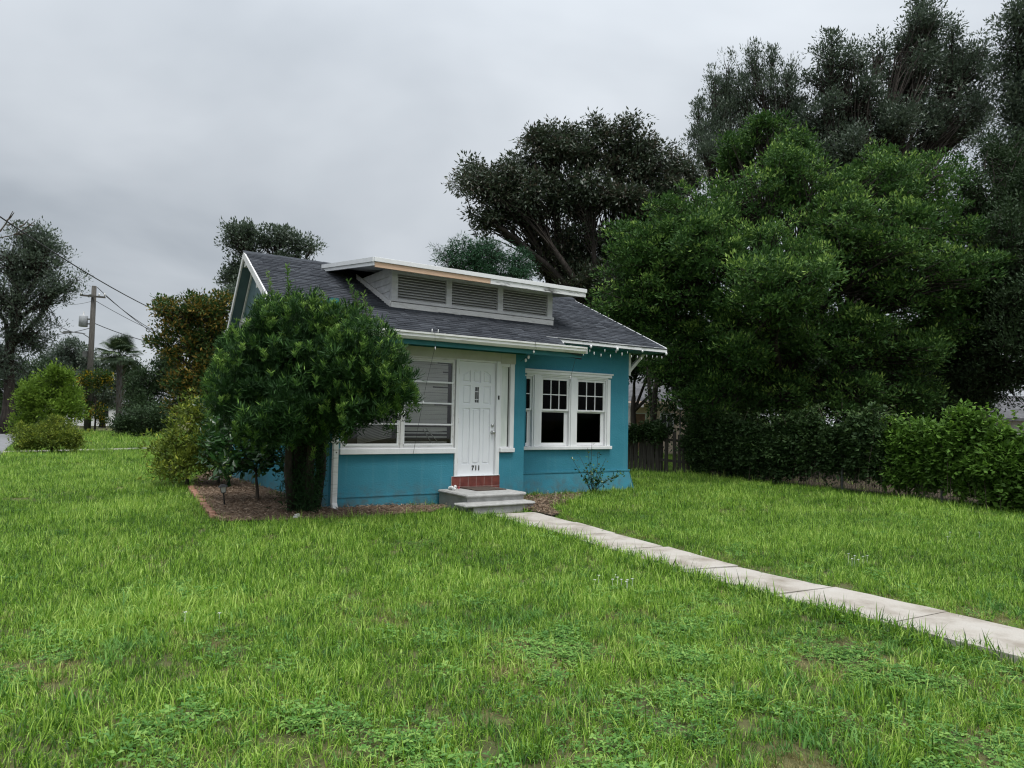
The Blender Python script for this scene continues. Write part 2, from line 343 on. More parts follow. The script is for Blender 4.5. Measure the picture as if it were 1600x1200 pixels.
def limbs(parent, base, top, r0, targets, m='bark', twigs=None, ntw=40, name='trunk', bend=.15, lean=None):
    """a tapered trunk, a limb to each target, thin twigs to some of the clumps"""
    t = MB(); base = Vector(base); top = Vector(top)
    pts = []; n = 5
    for i in range(n + 1):
        f = i / n; p = base.lerp(top, f) + Vector((sin(f * 5 + base.x) * bend * r0 * 4 * f * (1 - f) * 2, cos(f * 4 + base.y) * bend * r0 * 3 * f * (1 - f), 0)); pts.append(p)
    t.tube(pts, [r0 * (1.35 if i == 0 else 1 - .45 * i / n) for i in range(n + 1)], 9)
    tr = t.build(name, m, parent, smooth=True)
    if targets:
        l = MB(); ends = []
        for q in targets:
            q = Vector(q[:3]); s = top.lerp(base, R.random() * .35); L_ = (q - s).length
            m1 = s.lerp(q, .4) + Vector((R.uniform(-.1, .1) * L_, R.uniform(-.1, .1) * L_, .06 * L_))
            m2 = s.lerp(q, .72) + Vector((R.uniform(-.06, .06) * L_, R.uniform(-.06, .06) * L_, .05 * L_))
            l.tube([s, m1, m2, q], [r0 * .5, r0 * .34, r0 * .22, r0 * .09], 6, False); ends.append((m1, m2, q))
        if twigs is not None and len(twigs):
            Q = np.array([e_[2] for e_ in ends])
            for e0_ in twigs:
                k = int(np.argmin(np.linalg.norm(Q - e0_, axis=1))); m1, m2, q = ends[k]; e_ = Vector(e0_)
                st = m2.lerp(q, R.random()) if R.random() < .7 else m1.lerp(m2, R.random())
                L_ = (e_ - st).length; md = st.lerp(e_, .55) + Vector((R.uniform(-.12, .12) * L_, R.uniform(-.12, .12) * L_, R.uniform(-.02, .14) * L_))
                l.tube([st, md, e_], [r0 * .10, r0 * .06, r0 * .02], 4, False)
        l.build('limb', m, tr, smooth=True)
    return tr

def tree(name, base, top, r0, lobes, nclump, nleaf, L, Wd, m, label, cat='tree', group=None, bark='barkdark', **k):
    root = empty(name, base)
    tag(root, label, cat, group)
    b = Vector(base); lb = [(l[0] - b.x, l[1] - b.y, l[2] - b.z, *l[3:]) for l in lobes]
    kk = k.pop('keep', None)
    if kk: f = kk; ba = np.array(b); k['keep'] = lambda P: f(P + ba)
    ntw = k.pop('ntw', 24); bend = k.pop('bend', .15)
    o, C = crown(root, lb, nclump, nleaf, L, Wd, m, **k)
    limbs(root, (0, 0, 0), Vector(top) - b, r0, lb, bark, C, ntw, bend=bend)
    return root, o, C
def lobe(px, py, y, rpx, rpy=None, ry=None):
    c = at(px, py, y); r = rpx * y / F
    return (c.x, c.y, c.z, r, ry if ry else r, (rpy * y / F) if rpy else r)

# ------------------------------------------------------------------ ground, lawn, path
HO = Vector((-3.084, 12.1316, 0)); HA = radians(34)
HU = Vector((cos(HA), sin(HA), 0)); HV = Vector((-sin(HA), cos(HA), 0))
def hl(p):    # world -> house coordinates
    d = Vector(p) - HO; return (d.dot(HU), d.dot(HV))

def gz(x, y): return .035 * noise.noise(Vector((x * .35, y * .35, 0))) + .015 * noise.noise(Vector((x * 1.3, y * 1.3, 3)))
def sheet(name, m, x0, x1, y0, y1, st, z, f=None):
    nx = int((x1 - x0) / st) + 1; ny = int((y1 - y0) / st) + 1; v = []; fs = []
    for j in range(ny):
        for i in range(nx):
            x = x0 + i * st; y = y0 + j * st; v.append((x, y, z + (f(x, y) if f else 0)))
    for j in range(ny - 1):
        for i in range(nx - 1): a = j * nx + i; fs.append((a, a + 1, a + nx + 1, a + nx))
    me = bpy.data.meshes.new(name); me.from_pydata(v, [], fs); me.polygons.foreach_set('use_smooth', [True] * len(fs)); me.materials.append(MT[m])
    return tag(link(name, me), kind='structure')
g = MB(); g.v = [(-1500, -1500, -.06), (1500, -1500, -.06), (1500, 1500, -.06), (-1500, 1500, -.06)]; g.f = [(0, 1, 2, 3)]
tag(g.build('ground', 'lawn'), kind='structure')
lawn = sheet('lawn', 'lawn', -40, 26, -2, 62, .5, -.02, gz)

pathU = [(-.05, 12.62), (.43, 12.12), (1.02, 10.99), (1.48, 10.08), (1.96, 8.96), (2.5, 7.88), (3.12, 6.92), (3.73, 6.12), (4.3, 5.25), (5.2, 3.95), (6.3, 2.4)]
pathL = [(-.55, 12.0), (-.28, 11.72), (.30, 10.55), (.80, 9.72), (1.26, 8.72), (1.80, 7.62), (2.42, 6.58), (3.02, 5.72), (3.6, 4.85), (4.45, 3.62), (5.5, 2.1)]
pr = empty('garden_path'); tag(pr, kind='structure')
R2 = random.Random(3)
for i in range(len(pathU) - 1):
    a, b = Vector((*pathU[i], 0)), Vector((*pathU[i + 1], 0)); c, d = Vector((*pathL[i], 0)), Vector((*pathL[i + 1], 0))
    if i == 0: continue
    nsub = 6; gap = .012; off = R2.uniform(-.03, .03); zt = [.038 + R2.uniform(-.010, .012) for _ in range(4)]
    mb = MB(); cols = []
    for k in range(nsub + 1):
        f = gap + (1 - 2 * gap) * k / nsub
        u = a.lerp(b, f); l = c.lerp(d, f); s = (u - l).normalized()
        u += s * (off + R2.uniform(-.012, .012)); l += s * (off * .6 + R2.uniform(-.01, .01))
        cols.append((u, l, zt[0] * (1 - f) + zt[1] * f, zt[2] * (1 - f) + zt[3] * f))
    n = 0
    for (u, l, zu, zl) in cols: mb.v += [(u.x, u.y, zu), (l.x, l.y, zl), (u.x, u.y, -.08), (l.x, l.y, -.08)]
    for k in range(nsub):
        q = k * 4; mb.f += [(q, q + 4, q + 5, q + 1), (q, q + 2, q + 6, q + 4), (q + 1, q + 5, q + 7, q + 3)]
    mb.f += [(0, 1, 3, 2), (nsub * 4, nsub * 4 + 2, nsub * 4 + 3, nsub * 4 + 1)]
    mb.build('concrete_slab', 'path', pr)

# far pavement, road
swk = MB()
A, B_ = Vector((-24.0, 24.6, 0)), Vector((-8.0, 37.5, 0)); dr = (B_ - A).normalized(); sd_ = Vector((-dr.y, dr.x, 0))
p0 = gr(-60, 709); p1 = gr(285, 699.5)
dr = (p1 - p0).normalized(); sd_ = Vector((-dr.y, dr.x, 0))
sw = empty('pavement'); tag(sw, kind='structure')
q = p0 - dr * 6
for i in range(26):
    a_ = q + dr * (i * 1.5); b_ = a_ + dr * 1.485; z = .02 + R2.uniform(-.006, .006)
    m_ = MB(); m_.hexa([(*(a_ - sd_ * .6).xy, -.05), (*(b_ - sd_ * .6).xy, -.05), (*(b_ + sd_ * .6).xy, -.05), (*(a_ + sd_ * .6).xy, -.05), (*(a_ - sd_ * .6).xy, z), (*(b_ - sd_ * .6).xy, z), (*(b_ + sd_ * .6).xy, z), (*(a_ + sd_ * .6).xy, z)])
    m_.build('paving_slab', 'path', sw)
rd = MB()
k0 = gr(32, 690); rdir = (gr(20, 683) - gr(-10, 706)).normalized(); rn = Vector((-rdir.y, rdir.x, 0))
c0 = gr(30, 683); a0 = c0 - rdir * 40 ; a1 = c0 + rdir * 9
rd.hexa([(*(a0).xy, -.05), (*(a1).xy, -.05), (*(a1 + rn * 7).xy, -.05), (*(a0 + rn * 7).xy, -.05), (*(a0).xy, .03), (*(a1).xy, .03), (*(a1 + rn * 7).xy, .03), (*(a0 + rn * 7).xy, .03)])
tag(rd.build('road', 'asphalt'), kind='structure')

mul = [(-7.6, 17.2), (-6.62, 14.95), (-5.3, 12.41), (-4.25, 10.5), (-3.2, 10.75), (-2.1, 11.38), (-1.30, 12.0), (-1.1, 12.9), (-3.0, 12.6), (-3.3, 12.6), (-8.2, 19.5)]
def inpoly(x, y, P):
    c = False; n = len(P)
    for i in range(n):
        x1, y1 = P[i]; x2, y2 = P[(i + 1) % n]
        if (y1 > y) != (y2 > y) and x < (x2 - x1) * (y - y1) / (y2 - y1) + x1: c = not c
    return c
mul2 = [(.40, 12.4), (.72, 11.85), (.85, 12.1), (.75, 13.0), (1.5, 14.75), (1.5, 15.3), (.2, 14.6), (-.2, 13.6)]   # bare strip right of the steps
for nm, P_, off in (('mulch_bed', mul, .03), ('soil_strip', mul2, .022)):
    m_ = MB(); m_.v = [(x, y, off) for x, y in P_]; m_.f = [tuple(range(len(P_)))]
    o = m_.build(nm, 'mulch' if nm == 'mulch_bed' else 'soil'); tag(o, kind='structure')
# loose chips and straw
xs = []; 
while len(xs) < 15000:
    if R.random() < .85: x, y = R.uniform(-8.2, -1.0), R.uniform(10.3, 19.5); ok = inpoly(x, y, mul)
    else: x, y = R.uniform(-.3, 2), R.uniform(11.2, 15.7); ok = inpoly(x, y, mul2)
    if ok: xs.append((x + R.gauss(0, .03), y + R.gauss(0, .05), .035 + R.random() * .03))
P = np.array(xs); n = len(P); an = rng.random(n) * 6.28
D = unit(np.stack([np.cos(an), np.sin(an), rng.normal(size=n) * .25], 1)); Sd = unit(np.cross(D, np.array([0, 0, 1.]) + rng.normal(size=(n, 3)) * .3))
o = leaf_mesh('mulch_chips', P, D, Sd, .03 + .09 * rng.random(n), .007 + .014 * rng.random(n), rng.random(n), 'straw', None); tag(o, 'loose brown pine mulch and straw strewn over the flower bed', 'mulch', kind='stuff')

# ------------------------------------------------------------------ the house
H = empty('house', HO, HA); tag(H, 'turquoise stucco cottage with white trim, grey shingle roof and louvered dormer', 'house')
def hb(name, m, *boxes, parent=None, bevel=0):
    b = MB()
    for x in boxes: b.box(*x)
    return b.build(name, m, parent or H, bevel=bevel)
# porch front wall (v 0) with openings, right wing wall (v .75), side walls
T = .16
wall = hb('wall', 'teal',
   (0, 2.42, 0, T, -.1, .935), (0, .175, 0, T, .935, 2.93), (3.445, 4.04, 0, T, -.1, .935), (3.765, 4.04, 0, T, .935, 2.93),
   (0, 4.04, 0, T, 2.93, 3.0), (2.42, 3.445, 0, T, -.1, .24),
   (-0.0, T, T, 7.0, -.1, 1.2), (0, T, T, 7.0, 2.45, 3.2), (0, T, T, .9, 1.2, 2.45), (0, T, 3.2, 4.0, 1.2, 2.45), (0, T, 5.6, 7.0, 1.2, 2.45),
   (4.04 - T, 4.04, T, .75, -.1, 3.0),
   (4.04 - T, 4.60, .75, .91, .0, 3.3), (4.60, 6.93, .75, .91, .0, .945), (4.60, 6.93, .75, .91, 2.66, 3.3), (6.93, 7.6, .75, .91, .0, 3.3),
   (7.6 - T, 7.6, .91, 7.0, 0, 3.3), (T, 7.6 - T, 6.84, 7.0, -.1, 3.3))
hb('floor', 'dark', (T, 7.44, .92, 6.84, .40, .5), (T, 3.88, .17, .92, .40, .5))
hb('interior_wall', 'dark', (T, 7.44, 3.4, 3.46, .5, 3.1), (4.5, 4.56, .92, 3.4, .5, 3.1))
# flared skirt below the right wing
sk = MB()
sk.hexa([(4.04, .62, -.1), (7.70, .62, -.1), (7.70, .748, -.1), (4.04, .748, -.1), (4.04, .72, .43), (7.602, .72, .43), (7.602, .748, .43), (4.04, .748, .43)])
sk.hexa([(7.603, .748, -.1), (7.72, .60, -.1), (7.72, 7.0, -.1), (7.603, 7.0, -.1), (7.603, .748, .43), (7.625, .72, .43), (7.625, 7.0, .43), (7.603, 7.0, .43)])
sk.build('base_skirt', 'teal', H)
hb('ledge', 'teal', (4.042, 7.635, .705, .749, .43, .462))
hb('ledge', 'teal', (.0, 2.37, -.012, -.001, .195, .215))
# gable wall (left) under the roof
def roofw(v, u=3): # underside reference / top of deck
    if v >= .2: return 3.36 + .46 * (v - .2)
    dr_ = .10 * min(max((u - 4.1) / 1.1, 0), 1) * min(max((.2 - v) / .25, 0), 1)
    return 3.36 + .46 * (v - .2) * .93 - dr_
def uleft(v): return -.62 - .33 * (3.85 - v) / 3.65
RV = 3.85; RW = roofw(RV)
gw = MB()
gw.prism([(1.18, 3.66), (RV, RW - .14), (4.86, 3.66)], 'x', -.40, .14); gw.build('gable_wall', 'gable', H)
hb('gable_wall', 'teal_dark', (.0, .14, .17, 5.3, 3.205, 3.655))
hb('gable_band', 'trim', (-.43, -.401, 1.10, 4.95, 3.60, 3.72))
hb('gable_soffit', 'trim', (-.40, -.001, 1.18, 4.88, 3.63, 3.658))
gw = MB(); gw.prism([(.95, 3.305), (.95, 3.5), (RV, RW - .14), (5.1, RW - .14 - 1.3 * 1.2), (5.4, 3.305)], 'x', 7.46, 7.6); gw.build('gable_wall', 'gable', H)
# roof deck: front slope in strips so that the porch part can sag away at its right end
dk = MB()
vs = [-.62, -.3, 0, .2, 1.2, 2.4, RV]
def dcol(u, v, dz): return (u, v, roofw(v, u) + dz)
us = [0, .3, .8, 1.4, 2.1, 2.8, 3.5, 4.1, 4.5, 4.8, 5.0]
for i in range(3):
    v0, v1 = vs[i], vs[i + 1]
    cols = [uleft(v0)] + us
    for a, b in zip(cols[:-1], cols[1:]):
        a1 = uleft(v1) if a < 0 else a
        dk.hexa([dcol(a, v0, -.09), dcol(b, v0, -.09), dcol(b, v1, -.09), dcol(a1, v1, -.09), dcol(a, v0, 0), dcol(b, v0, 0), dcol(b, v1, 0), dcol(a1, v1, 0)])
for i in range(3, 6):
    v0, v1 = vs[i], vs[i + 1]
    dk.hexa([dcol(uleft(v0), v0, -.1), dcol(8.25, v0, -.1), dcol(8.25, v1, -.1), dcol(uleft(v1), v1, -.1), dcol(uleft(v0), v0, 0), dcol(8.25, v0, 0), dcol(8.25, v1, 0), dcol(uleft(v1), v1, 0)])
# back slope and the low rear roof
dk.hexa([(-.62, RV, RW - .1), (8.25, RV, RW - .1), (8.25, 5.25, RW - 1.75), (-.62, 5.25, RW - 1.75), (-.62, RV, RW), (8.25, RV, RW), (8.25, 5.25, RW - 1.65), (-.62, 5.25, RW - 1.65)])
dk.box(-.3, 8.0, 5.2, 7.3, 3.205, 3.36)
roof = dk.build('roof', 'felt', H)

# shingles -----------------------------------------------------------------
tabs = []
ex = .128; R3 = random.Random(5)
slope = atan(.46); cs = cos(slope)
def dormer_covers(u, v): return 1.5 < u < 5.52 and v > 1.12
row = 0
v = -.66
while v < RV - .02:
    dv = ex * cs
    uL = uleft(v + dv * .5) - .02; uR = 8.27 if v >= .13 else 5.02
    u = uL - R3.uniform(0, .2)
    while u < uR:
        w = R3.choice((.16, .20, .24, .30, .36)); a = max(u, uL); b = min(u + w - .004, uR)
        if b - a > .03 and not (dormer_covers(a, v) and dormer_covers(b, v)):
            tabs.append((a, b, v, R3.choice((0, 0, 1, 1, 2)), R3.choice((0, .005, .011))))
        u += w
    v += dv; row += 1
def tab_geo(a, b, v, thick):
    v1 = min(v + ex * cs * 1.25, RV)
    j = R3.uniform(-.006, .006)
    z0 = roofw(max(v, -.62), a) if v > .2 else roofw(v, a); z0b = roofw(v, b); z1 = roofw(v1, a); z1b = roofw(v1, b)
    h0 = .012 + thick; h1 = .004
    return [(a, v + j, z0 + .001), (b, v + j, z0b + .001), (b, v1, z1b + .001), (a, v1, z1 + .001), (a, v + j, z0 + h0 + .006), (b, v + j, z0b + h0 + .006), (b, v1, z1b + h1), (a, v1, z1 + h1)]
cw = Vector((0, 0, HC))
def seen(t):
    p = HO + HU * t[0] + HV * t[2] + Vector((0, 0, 3.5)); return (p - cw).length + (3 if t[0] < .9 and t[2] < 1.2 else 0)
tabs.sort(key=seen)
smats = ('shingle', 'shingle2', 'shingle3')
for t in tabs[:290]:
    b = MB(); b.hexa(tab_geo(t[0], t[1], t[2], t[4])); b.build('shingle', smats[t[3]], roof)
for k in range(3):
    b = MB()
    for t in tabs[290:]:
        if t[3] == k: b.hexa(tab_geo(t[0], t[1], t[2], t[4]))
    o = b.build('shingle_field', smats[k], roof); tag(o, kind='stuff')
# ridge cap tiles
u = -.66
b = MB()
while u < 8.2:
    b.hexa([(u, RV - .12, roofw(RV - .12) + .012), (u + .26, RV - .12, roofw(RV - .12) + .012), (u + .26, RV + .01, RW + .03), (u, RV + .01, RW + .035),
            (u, RV - .12, roofw(RV - .12) + .022), (u + .26, RV - .12, roofw(RV - .12) + .022), (u + .26, RV + .01, RW + .04), (u, RV + .01, RW + .045)]); u += .25
tag(b.build('ridge_cap', 'shingle', roof), kind='stuff')
# dentil-free fascias and bargeboards
fb = MB(); fb.hexa([(4.15, .165, 3.355), (8.28, .165, 3.25), (8.28, .195, 3.25), (4.15, .195, 3.355), (4.15, .165, 3.362), (8.28, .165, 3.362), (8.28, .195, 3.362), (4.15, .195, 3.362)])
fb = MB(); fb.hexa([(5.2, .165, 3.265), (8.28, .165, 3.255), (8.28, .195, 3.255), (5.2, .195, 3.265), (5.2, .165, 3.358), (8.28, .165, 3.358), (8.28, .195, 3.358), (5.2, .195, 3.358)])
fb.hexa([(4.15, .165, 3.345), (5.199, .165, 3.265), (5.199, .195, 3.265), (4.15, .195, 3.345), (4.15, .165, 3.357), (5.199, .165, 3.358), (5.199, .195, 3.358), (4.15, .195, 3.357)])
fb.build('fascia_board', 'white', H)
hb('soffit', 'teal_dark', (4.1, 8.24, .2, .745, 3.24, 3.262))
for s_ in ('f',):
    b = MB()   # right rake board, thin
    b.hexa([(8.255, .17, 3.25), (8.285, .17, 3.25), (8.285, RV, RW - .1), (8.255, RV, RW - .1), (8.255, .17, 3.37), (8.285, .17, 3.37), (8.285, RV, RW + .01), (8.255, RV, RW + .01)]); b.build('bargeboard', 'white', H)
b = MB()
for (o1, z0, z1, th) in ((-.03, -.135, .018, .03),):
    b.hexa([(uleft(-.62) + o1, -.66, roofw(-.66) + z0), (uleft(-.62), -.66, roofw(-.66) + z0), (-.62, RV, RW + z0), (-.62 + o1, RV, RW + z0), (uleft(-.62) + o1, -.66, roofw(-.66) + z1), (uleft(-.62), -.66, roofw(-.66) + z1), (-.62, RV, RW + z1), (-.62 + o1, RV, RW + z1)])
b.build('bargeboard', 'trim', H)
b = MB(); b.hexa([(-.65, RV, RW - .14), (-.62, RV, RW - .14), (-.62, 5.25, RW - 1.80), (-.65, 5.25, RW - 1.80), (-.65, RV, RW + .01), (-.62, RV, RW + .01), (-.62, 5.25, RW - 1.66), (-.65, 5.25, RW - 1.66)])
b.build('bargeboard', 'trim', H)
b = MB(); b.hexa([(-.43, RV, RW - .26), (-.402, RV, RW - .26), (-.402, 4.9, RW - 1.52), (-.43, 4.9, RW - 1.52), (-.43, RV, RW - .16), (-.402, RV, RW - .16), (-.402, 4.9, RW - 1.42), (-.43, 4.9, RW - 1.42)])
b.build('trim_board', 'trim', H)
b = MB(); b.hexa([(-.615, RV + .02, RW - .14), (-.405, RV + .02, RW - .14), (-.405, 5.0, RW - 1.48), (-.615, 5.0, RW - 1.48), (-.615, RV + .02, RW - .115), (-.405, RV + .02, RW - .115), (-.405, 5.0, RW - 1.455), (-.615, 5.0, RW - 1.455)]); b.build('soffit', 'gable', H)
# gable lookout blocks and bottom band
hb('lookout', 'trim', (-.6, -.40, RV - .12, RV + .12, RW - .30, RW - .14)); hb('lookout', 'trim', (-.70, -.40, 2.30, 2.48, roofw(2.4) - .30, roofw(2.4) - .12))
# gutter
gp = [(-.63, 3.075), (-.64, 2.955), (-.70, 2.955), (-.745, 3.0), (-.745, 3.04), (-.765, 3.055), (-.765, 3.085), (-.745, 3.085), (-.745, 3.065), (-.72, 3.045), (-.72, 3.0), (-.69, 2.968), (-.65, 2.968), (-.64, 3.075)]
b = MB(); b.prism(gp, 'x', -.9, 5.02); gt = b.build('gutter', 'gutter', H)
b = MB(); b.box(5.02, 5.03, -.765, -.63, 2.955, 3.085); b.build('end_cap', 'gutter', gt)
for u in (.8, 1.75, 2.7, 3.65, 4.6): hb('gutter_strap', 'gutter', (u, u + .02, -.768, -.64, 3.086, 3.09), parent=gt)
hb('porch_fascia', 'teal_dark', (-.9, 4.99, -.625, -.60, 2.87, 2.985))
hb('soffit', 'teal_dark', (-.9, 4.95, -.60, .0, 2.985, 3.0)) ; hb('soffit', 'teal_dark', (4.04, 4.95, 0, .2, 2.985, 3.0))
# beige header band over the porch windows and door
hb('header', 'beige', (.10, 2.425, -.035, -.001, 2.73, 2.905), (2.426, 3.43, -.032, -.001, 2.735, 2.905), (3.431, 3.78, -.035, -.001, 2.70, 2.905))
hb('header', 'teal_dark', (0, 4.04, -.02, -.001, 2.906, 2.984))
# knee bracket on the right gable side
b = MB(); b.box(7.601, 7.68, .76, .84, 2.70, 3.24); b.bar((7.64, .80, 2.80), (8.15, .80, 3.28), .075, .075, (0, 1, 0)); b.build('bracket', 'trim', H)
# downspout
ds = MB(); ds.box(.02, .11, -.14, -.06, .12, 1.15); ds.box(.02, .11, -.13, -.05, 1.15, 2.2)
ds.hexa([(.02, -.13, 2.2), (.11, -.13, 2.2), (.11, -.05, 2.2), (.02, -.05, 2.2), (.02, -.72, 2.95), (.11, -.72, 2.95), (.11, -.64, 2.95), (.02, -.64, 2.95)])
ds.hexa([(.0, -.26, .04), (.09, -.26, .04), (.09, -.20, .0), (.0, -.20, .0), (.02, -.14, .14), (.11, -.14, .14), (.11, -.06, .12), (.02, -.06, .12)])
dso = ds.build('downspout', 'gutter', H, bevel=.006); hb('strap', 'gutter', (-.01, .14, -.145, -.001, 1.14, 1.17), parent=dso)
b = MB(); b.tube([(.07, -.142, .98), (.07, -.146, .98)], .012, 8); b.build('rivet', 'black', dso)

# dormer -------------------------------------------------------------------
D0, D1, DV = 1.53, 5.50, 1.08
dz0 = 3.78
dm = empty('dormer', (0, 0, 0), 0, H)
def db(name, m, *boxes, bevel=0): return hb(name, m, *boxes, parent=dm, bevel=bevel)
def droof(v): return 4.56 + .12 * (v - .5)
db('post', 'dormer', (D0, 1.665, DV - .03, DV + .05, 3.93, 4.43)); db('post', 'dormer', (2.755, 2.885, DV - .03, DV + .05, 3.93, 4.43))
db('post', 'dormer', (4.02, 4.155, DV - .03, DV + .05, 3.93, 4.43)); db('post', 'dormer', (5.36, D1, DV - .03, DV + .05, 3.93, 4.43))
db('sill', 'dormer', (D0 - .02, D1 + .03, DV - .06, DV + .05, 3.875, 3.93)); db('head_board', 'dormer', (D0, D1, DV - .02, DV + .05, 4.43, 4.50))
db('base_board', 'trim', (D0 - .02, D1 + .0, DV - .075, DV + .05, 3.745, 3.855))
db('backing', 'dark', (D0 + .05, D1 - .05, DV + .14, DV + .16, 3.80, 4.55))
NS = 9; h_ = (4.43 - 3.93) / NS
for (a, b_) in ((1.668, 2.752), (2.888, 4.017), (4.158, 5.357)):
    for k in range(NS):
        z = 3.935 + k * h_; s_ = MB()
        s_.hexa([(a, DV - .012, z), (b_, DV - .012, z), (b_, DV + .075, z + h_ * .93), (a, DV + .075, z + h_ * .93), (a, DV - .020, z + .012), (b_, DV - .020, z + .012), (b_, DV + .068, z + h_ * .93 + .012), (a, DV + .068, z + h_ * .93 + .012)])
        s_.build('slat', 'louver', dm)
# cheeks of lap siding
def cheek(u0, u1, side):
    z = 3.80
    zs = [3.78, 3.93, 4.08, 4.23, 4.38, 4.56]
    for z0, z1 in zip(zs[:-1], zs[1:]):
        v0 = DV + .05; ve0 = .2 + (z0 - 3.36) / .46; ve1 = .2 + (z1 - 3.36) / .46
        b = MB(); uo = u0 - .012 if side < 0 else u1 + .012
        a_, c_ = (uo, u1) if side < 0 else (u0, uo)
        a2, c2 = (u0, u1) if side < 0 else (u0, u1)
        b.hexa([(a_, v0, z0 + .004), (c_, v0, z0 + .004), (c_, max(ve0, v0 + .01), z0 + .004), (a_, max(ve0, v0 + .01), z0 + .004), (a2, v0, z1), (c2, v0, z1), (c2, ve1, z1), (a2, ve1, z1)])
        b.build('siding_board', 'dormer', dm)
cheek(D0, D0 + .03, -1); cheek(D1 - .03, D1, 1)
b = MB(); v0 = DV - .05; v1 = 2.85
b.hexa([(D0 - .04, v0, roofw(v0) + .0), (D0 - .014, v0, roofw(v0) + .0), (D0 - .014, v1, roofw(v1)), (D0 - .04, v1, roofw(v1)), (D0 - .04, v0, roofw(v0) + .13), (D0 - .014, v0, roofw(v0) + .13), (D0 - .014, v1, roofw(v1) + .11), (D0 - .04, v1, roofw(v1) + .11)])
b.build('flashing_board', 'trim', dm)
# dormer roof
DL, DR, DF = .93, 6.0, .50; vj = 3.55
b = MB(); b.hexa([(DL + .03, DF + .03, droof(DF) - .05), (DR - .03, DF + .03, droof(DF) - .05), (DR - .03, vj, droof(vj) - .05), (DL + .03, vj, droof(vj) - .05), (DL, DF, droof(DF)), (DR, DF, droof(DF)), (DR, vj, droof(vj)), (DL, vj, droof(vj))])
b.build('dormer_roof', 'shingle3', dm)
b = MB(); b.hexa([(DL + .1, DF + .1, droof(DF) - .10), (DR - .1, DF + .1, droof(DF) - .10), (DR - .1, 2.5, droof(2.5) - .10), (DL + .1, 2.5, droof(2.5) - .10), (DL + .1, DF + .1, droof(DF) - .06), (DR - .1, DF + .1, droof(DF) - .06), (DR - .1, 2.5, droof(2.5) - .06), (DL + .1, 2.5, droof(2.5) - .06)])
b.build('dormer_soffit', 'dormer', dm)
zt = droof(DF)
db('fascia_board', 'white', (DL - .02, DR + .02, DF - .045, DF - .001, zt - .085, zt - .002), bevel=.003)
o = db('fascia_board', 'wood', (DL, 3.46, DF - .02, DF + .018, zt - .185, zt - .088)); tag(o, 'unpainted new pine board on the dormer fascia')
o = db('fascia_board', 'mildew', (3.463, DR, DF - .022, DF + .018, zt - .187, zt - .088)); tag(o, 'white board with black mildew stains')
for (uu0, uu1, z0, z1) in ((DL - .045, DL - .002, -.085, -.002), (DL - .02, DL + .02, -.155, -.088)):
    b = MB(); b.hexa([(uu0, DF - .0, zt + z0), (uu1, DF - .0, zt + z0), (uu1, 3.35, droof(3.35) + z0), (uu0, 3.35, droof(3.35) + z0), (uu0, DF - .0, zt + z1), (uu1, DF - .0, zt + z1), (uu1, 3.35, droof(3.35) + z1), (uu0, 3.35, droof(3.35) + z1)])
    b.build('rake_board', 'white', dm)
for (uu0, uu1, z0, z1) in ((DR + .002, DR + .045, -.085, -.002), (DR - .02, DR + .02, -.165, -.088)):
    b = MB(); b.hexa([(uu0, DF + .02, zt + z0), (uu1, DF + .02, zt + z0), (uu1, 3.35, droof(3.35) + z0), (uu0, 3.35, droof(3.35) + z0), (uu0, DF + .02, zt + z1), (uu1, DF + .02, zt + z1), (uu1, 3.35, droof(3.35) + z1), (uu0, 3.35, droof(3.35) + z1)])
    b.build('rake_board', 'white', dm)

# door ---------------------------------------------------------------------
DB, DT = .50, 2.72
hb('door_frame', 'white', (2.425, 2.497, -.03, .10, DB, 2.734), (3.342, 3.43, -.03, .10, DB, 2.734), (2.497, 3.342, -.012, .10, 2.70, 2.734), bevel=.004)
dd = empty('door', (0, 0, 0), 0, H)
def ib(name, m, *bx, bevel=0, parent=dd): return hb(name, m, *bx, parent=parent, bevel=bevel)
X0, X1 = 2.50, 3.339
# stiles and rails with raised panels set in the openings
cw_ = [(2.605, 2.775), (2.835, 3.005), (3.065, 3.235)]
zr = [(.72, 1.80), (1.88, 2.24), (2.30, 2.53)]
leaf_boxes = [(X0, 2.605, .03, .07, .505, 2.695), (3.235, X1, .03, .07, .505, 2.695), (2.775, 2.835, .03, .07, .72, 2.53), (3.005, 3.065, .03, .07, .72, 2.53),
  (2.605, 3.235, .03, .07, .505, .72), (2.605, 3.235, .03, .07, 2.53, 2.695)]
for (a, b_) in cw_:
    leaf_boxes += [(a, b_, .03, .07, 1.80, 1.88), (a, b_, .03, .07, 2.24, 2.30)]
ib('leaf', 'whitedoor', *leaf_boxes)
for ci, (a, b_) in enumerate(cw_):
    for ri, (z0, z1) in enumerate(zr):
        if ci == 1 and ri == 1: continue
        m_ = MB(); m_.box(a, b_, .048, .07, z0, z1)
        i1, i2 = .018, .034
        q = []
        for (ins, v_) in ((i1, .0478), (i2, .034)):
            zt_l = zt_r = z1 - ins
            if ri == 2 and ci == 0: zt_l -= .06
            if ri == 2 and ci == 2: zt_r -= .06
            q += [(a + ins, v_, z0 + ins), (b_ - ins, v_, z0 + ins), (b_ - ins, v_, zt_r), (a + ins, v_, zt_l)]
        m_.hexa(q); m_.build('panel', 'whitedoor', dd)
        if ri == 2 and ci != 1:      # the arched corner filler of the upper panels
            m_ = MB(); s_ = a if ci == 0 else b_; e_ = b_ if ci == 0 else a
            m_.prism([(s_, z1 - .075), (s_, z1), (e_, z1), ((s_ + e_) / 2, z1 - .022)], 'y', .0305, .047); m_.build('arch_filler', 'whitedoor', dd)
a, b_ = 2.835, 3.005; z0, z1 = 1.88, 2.24
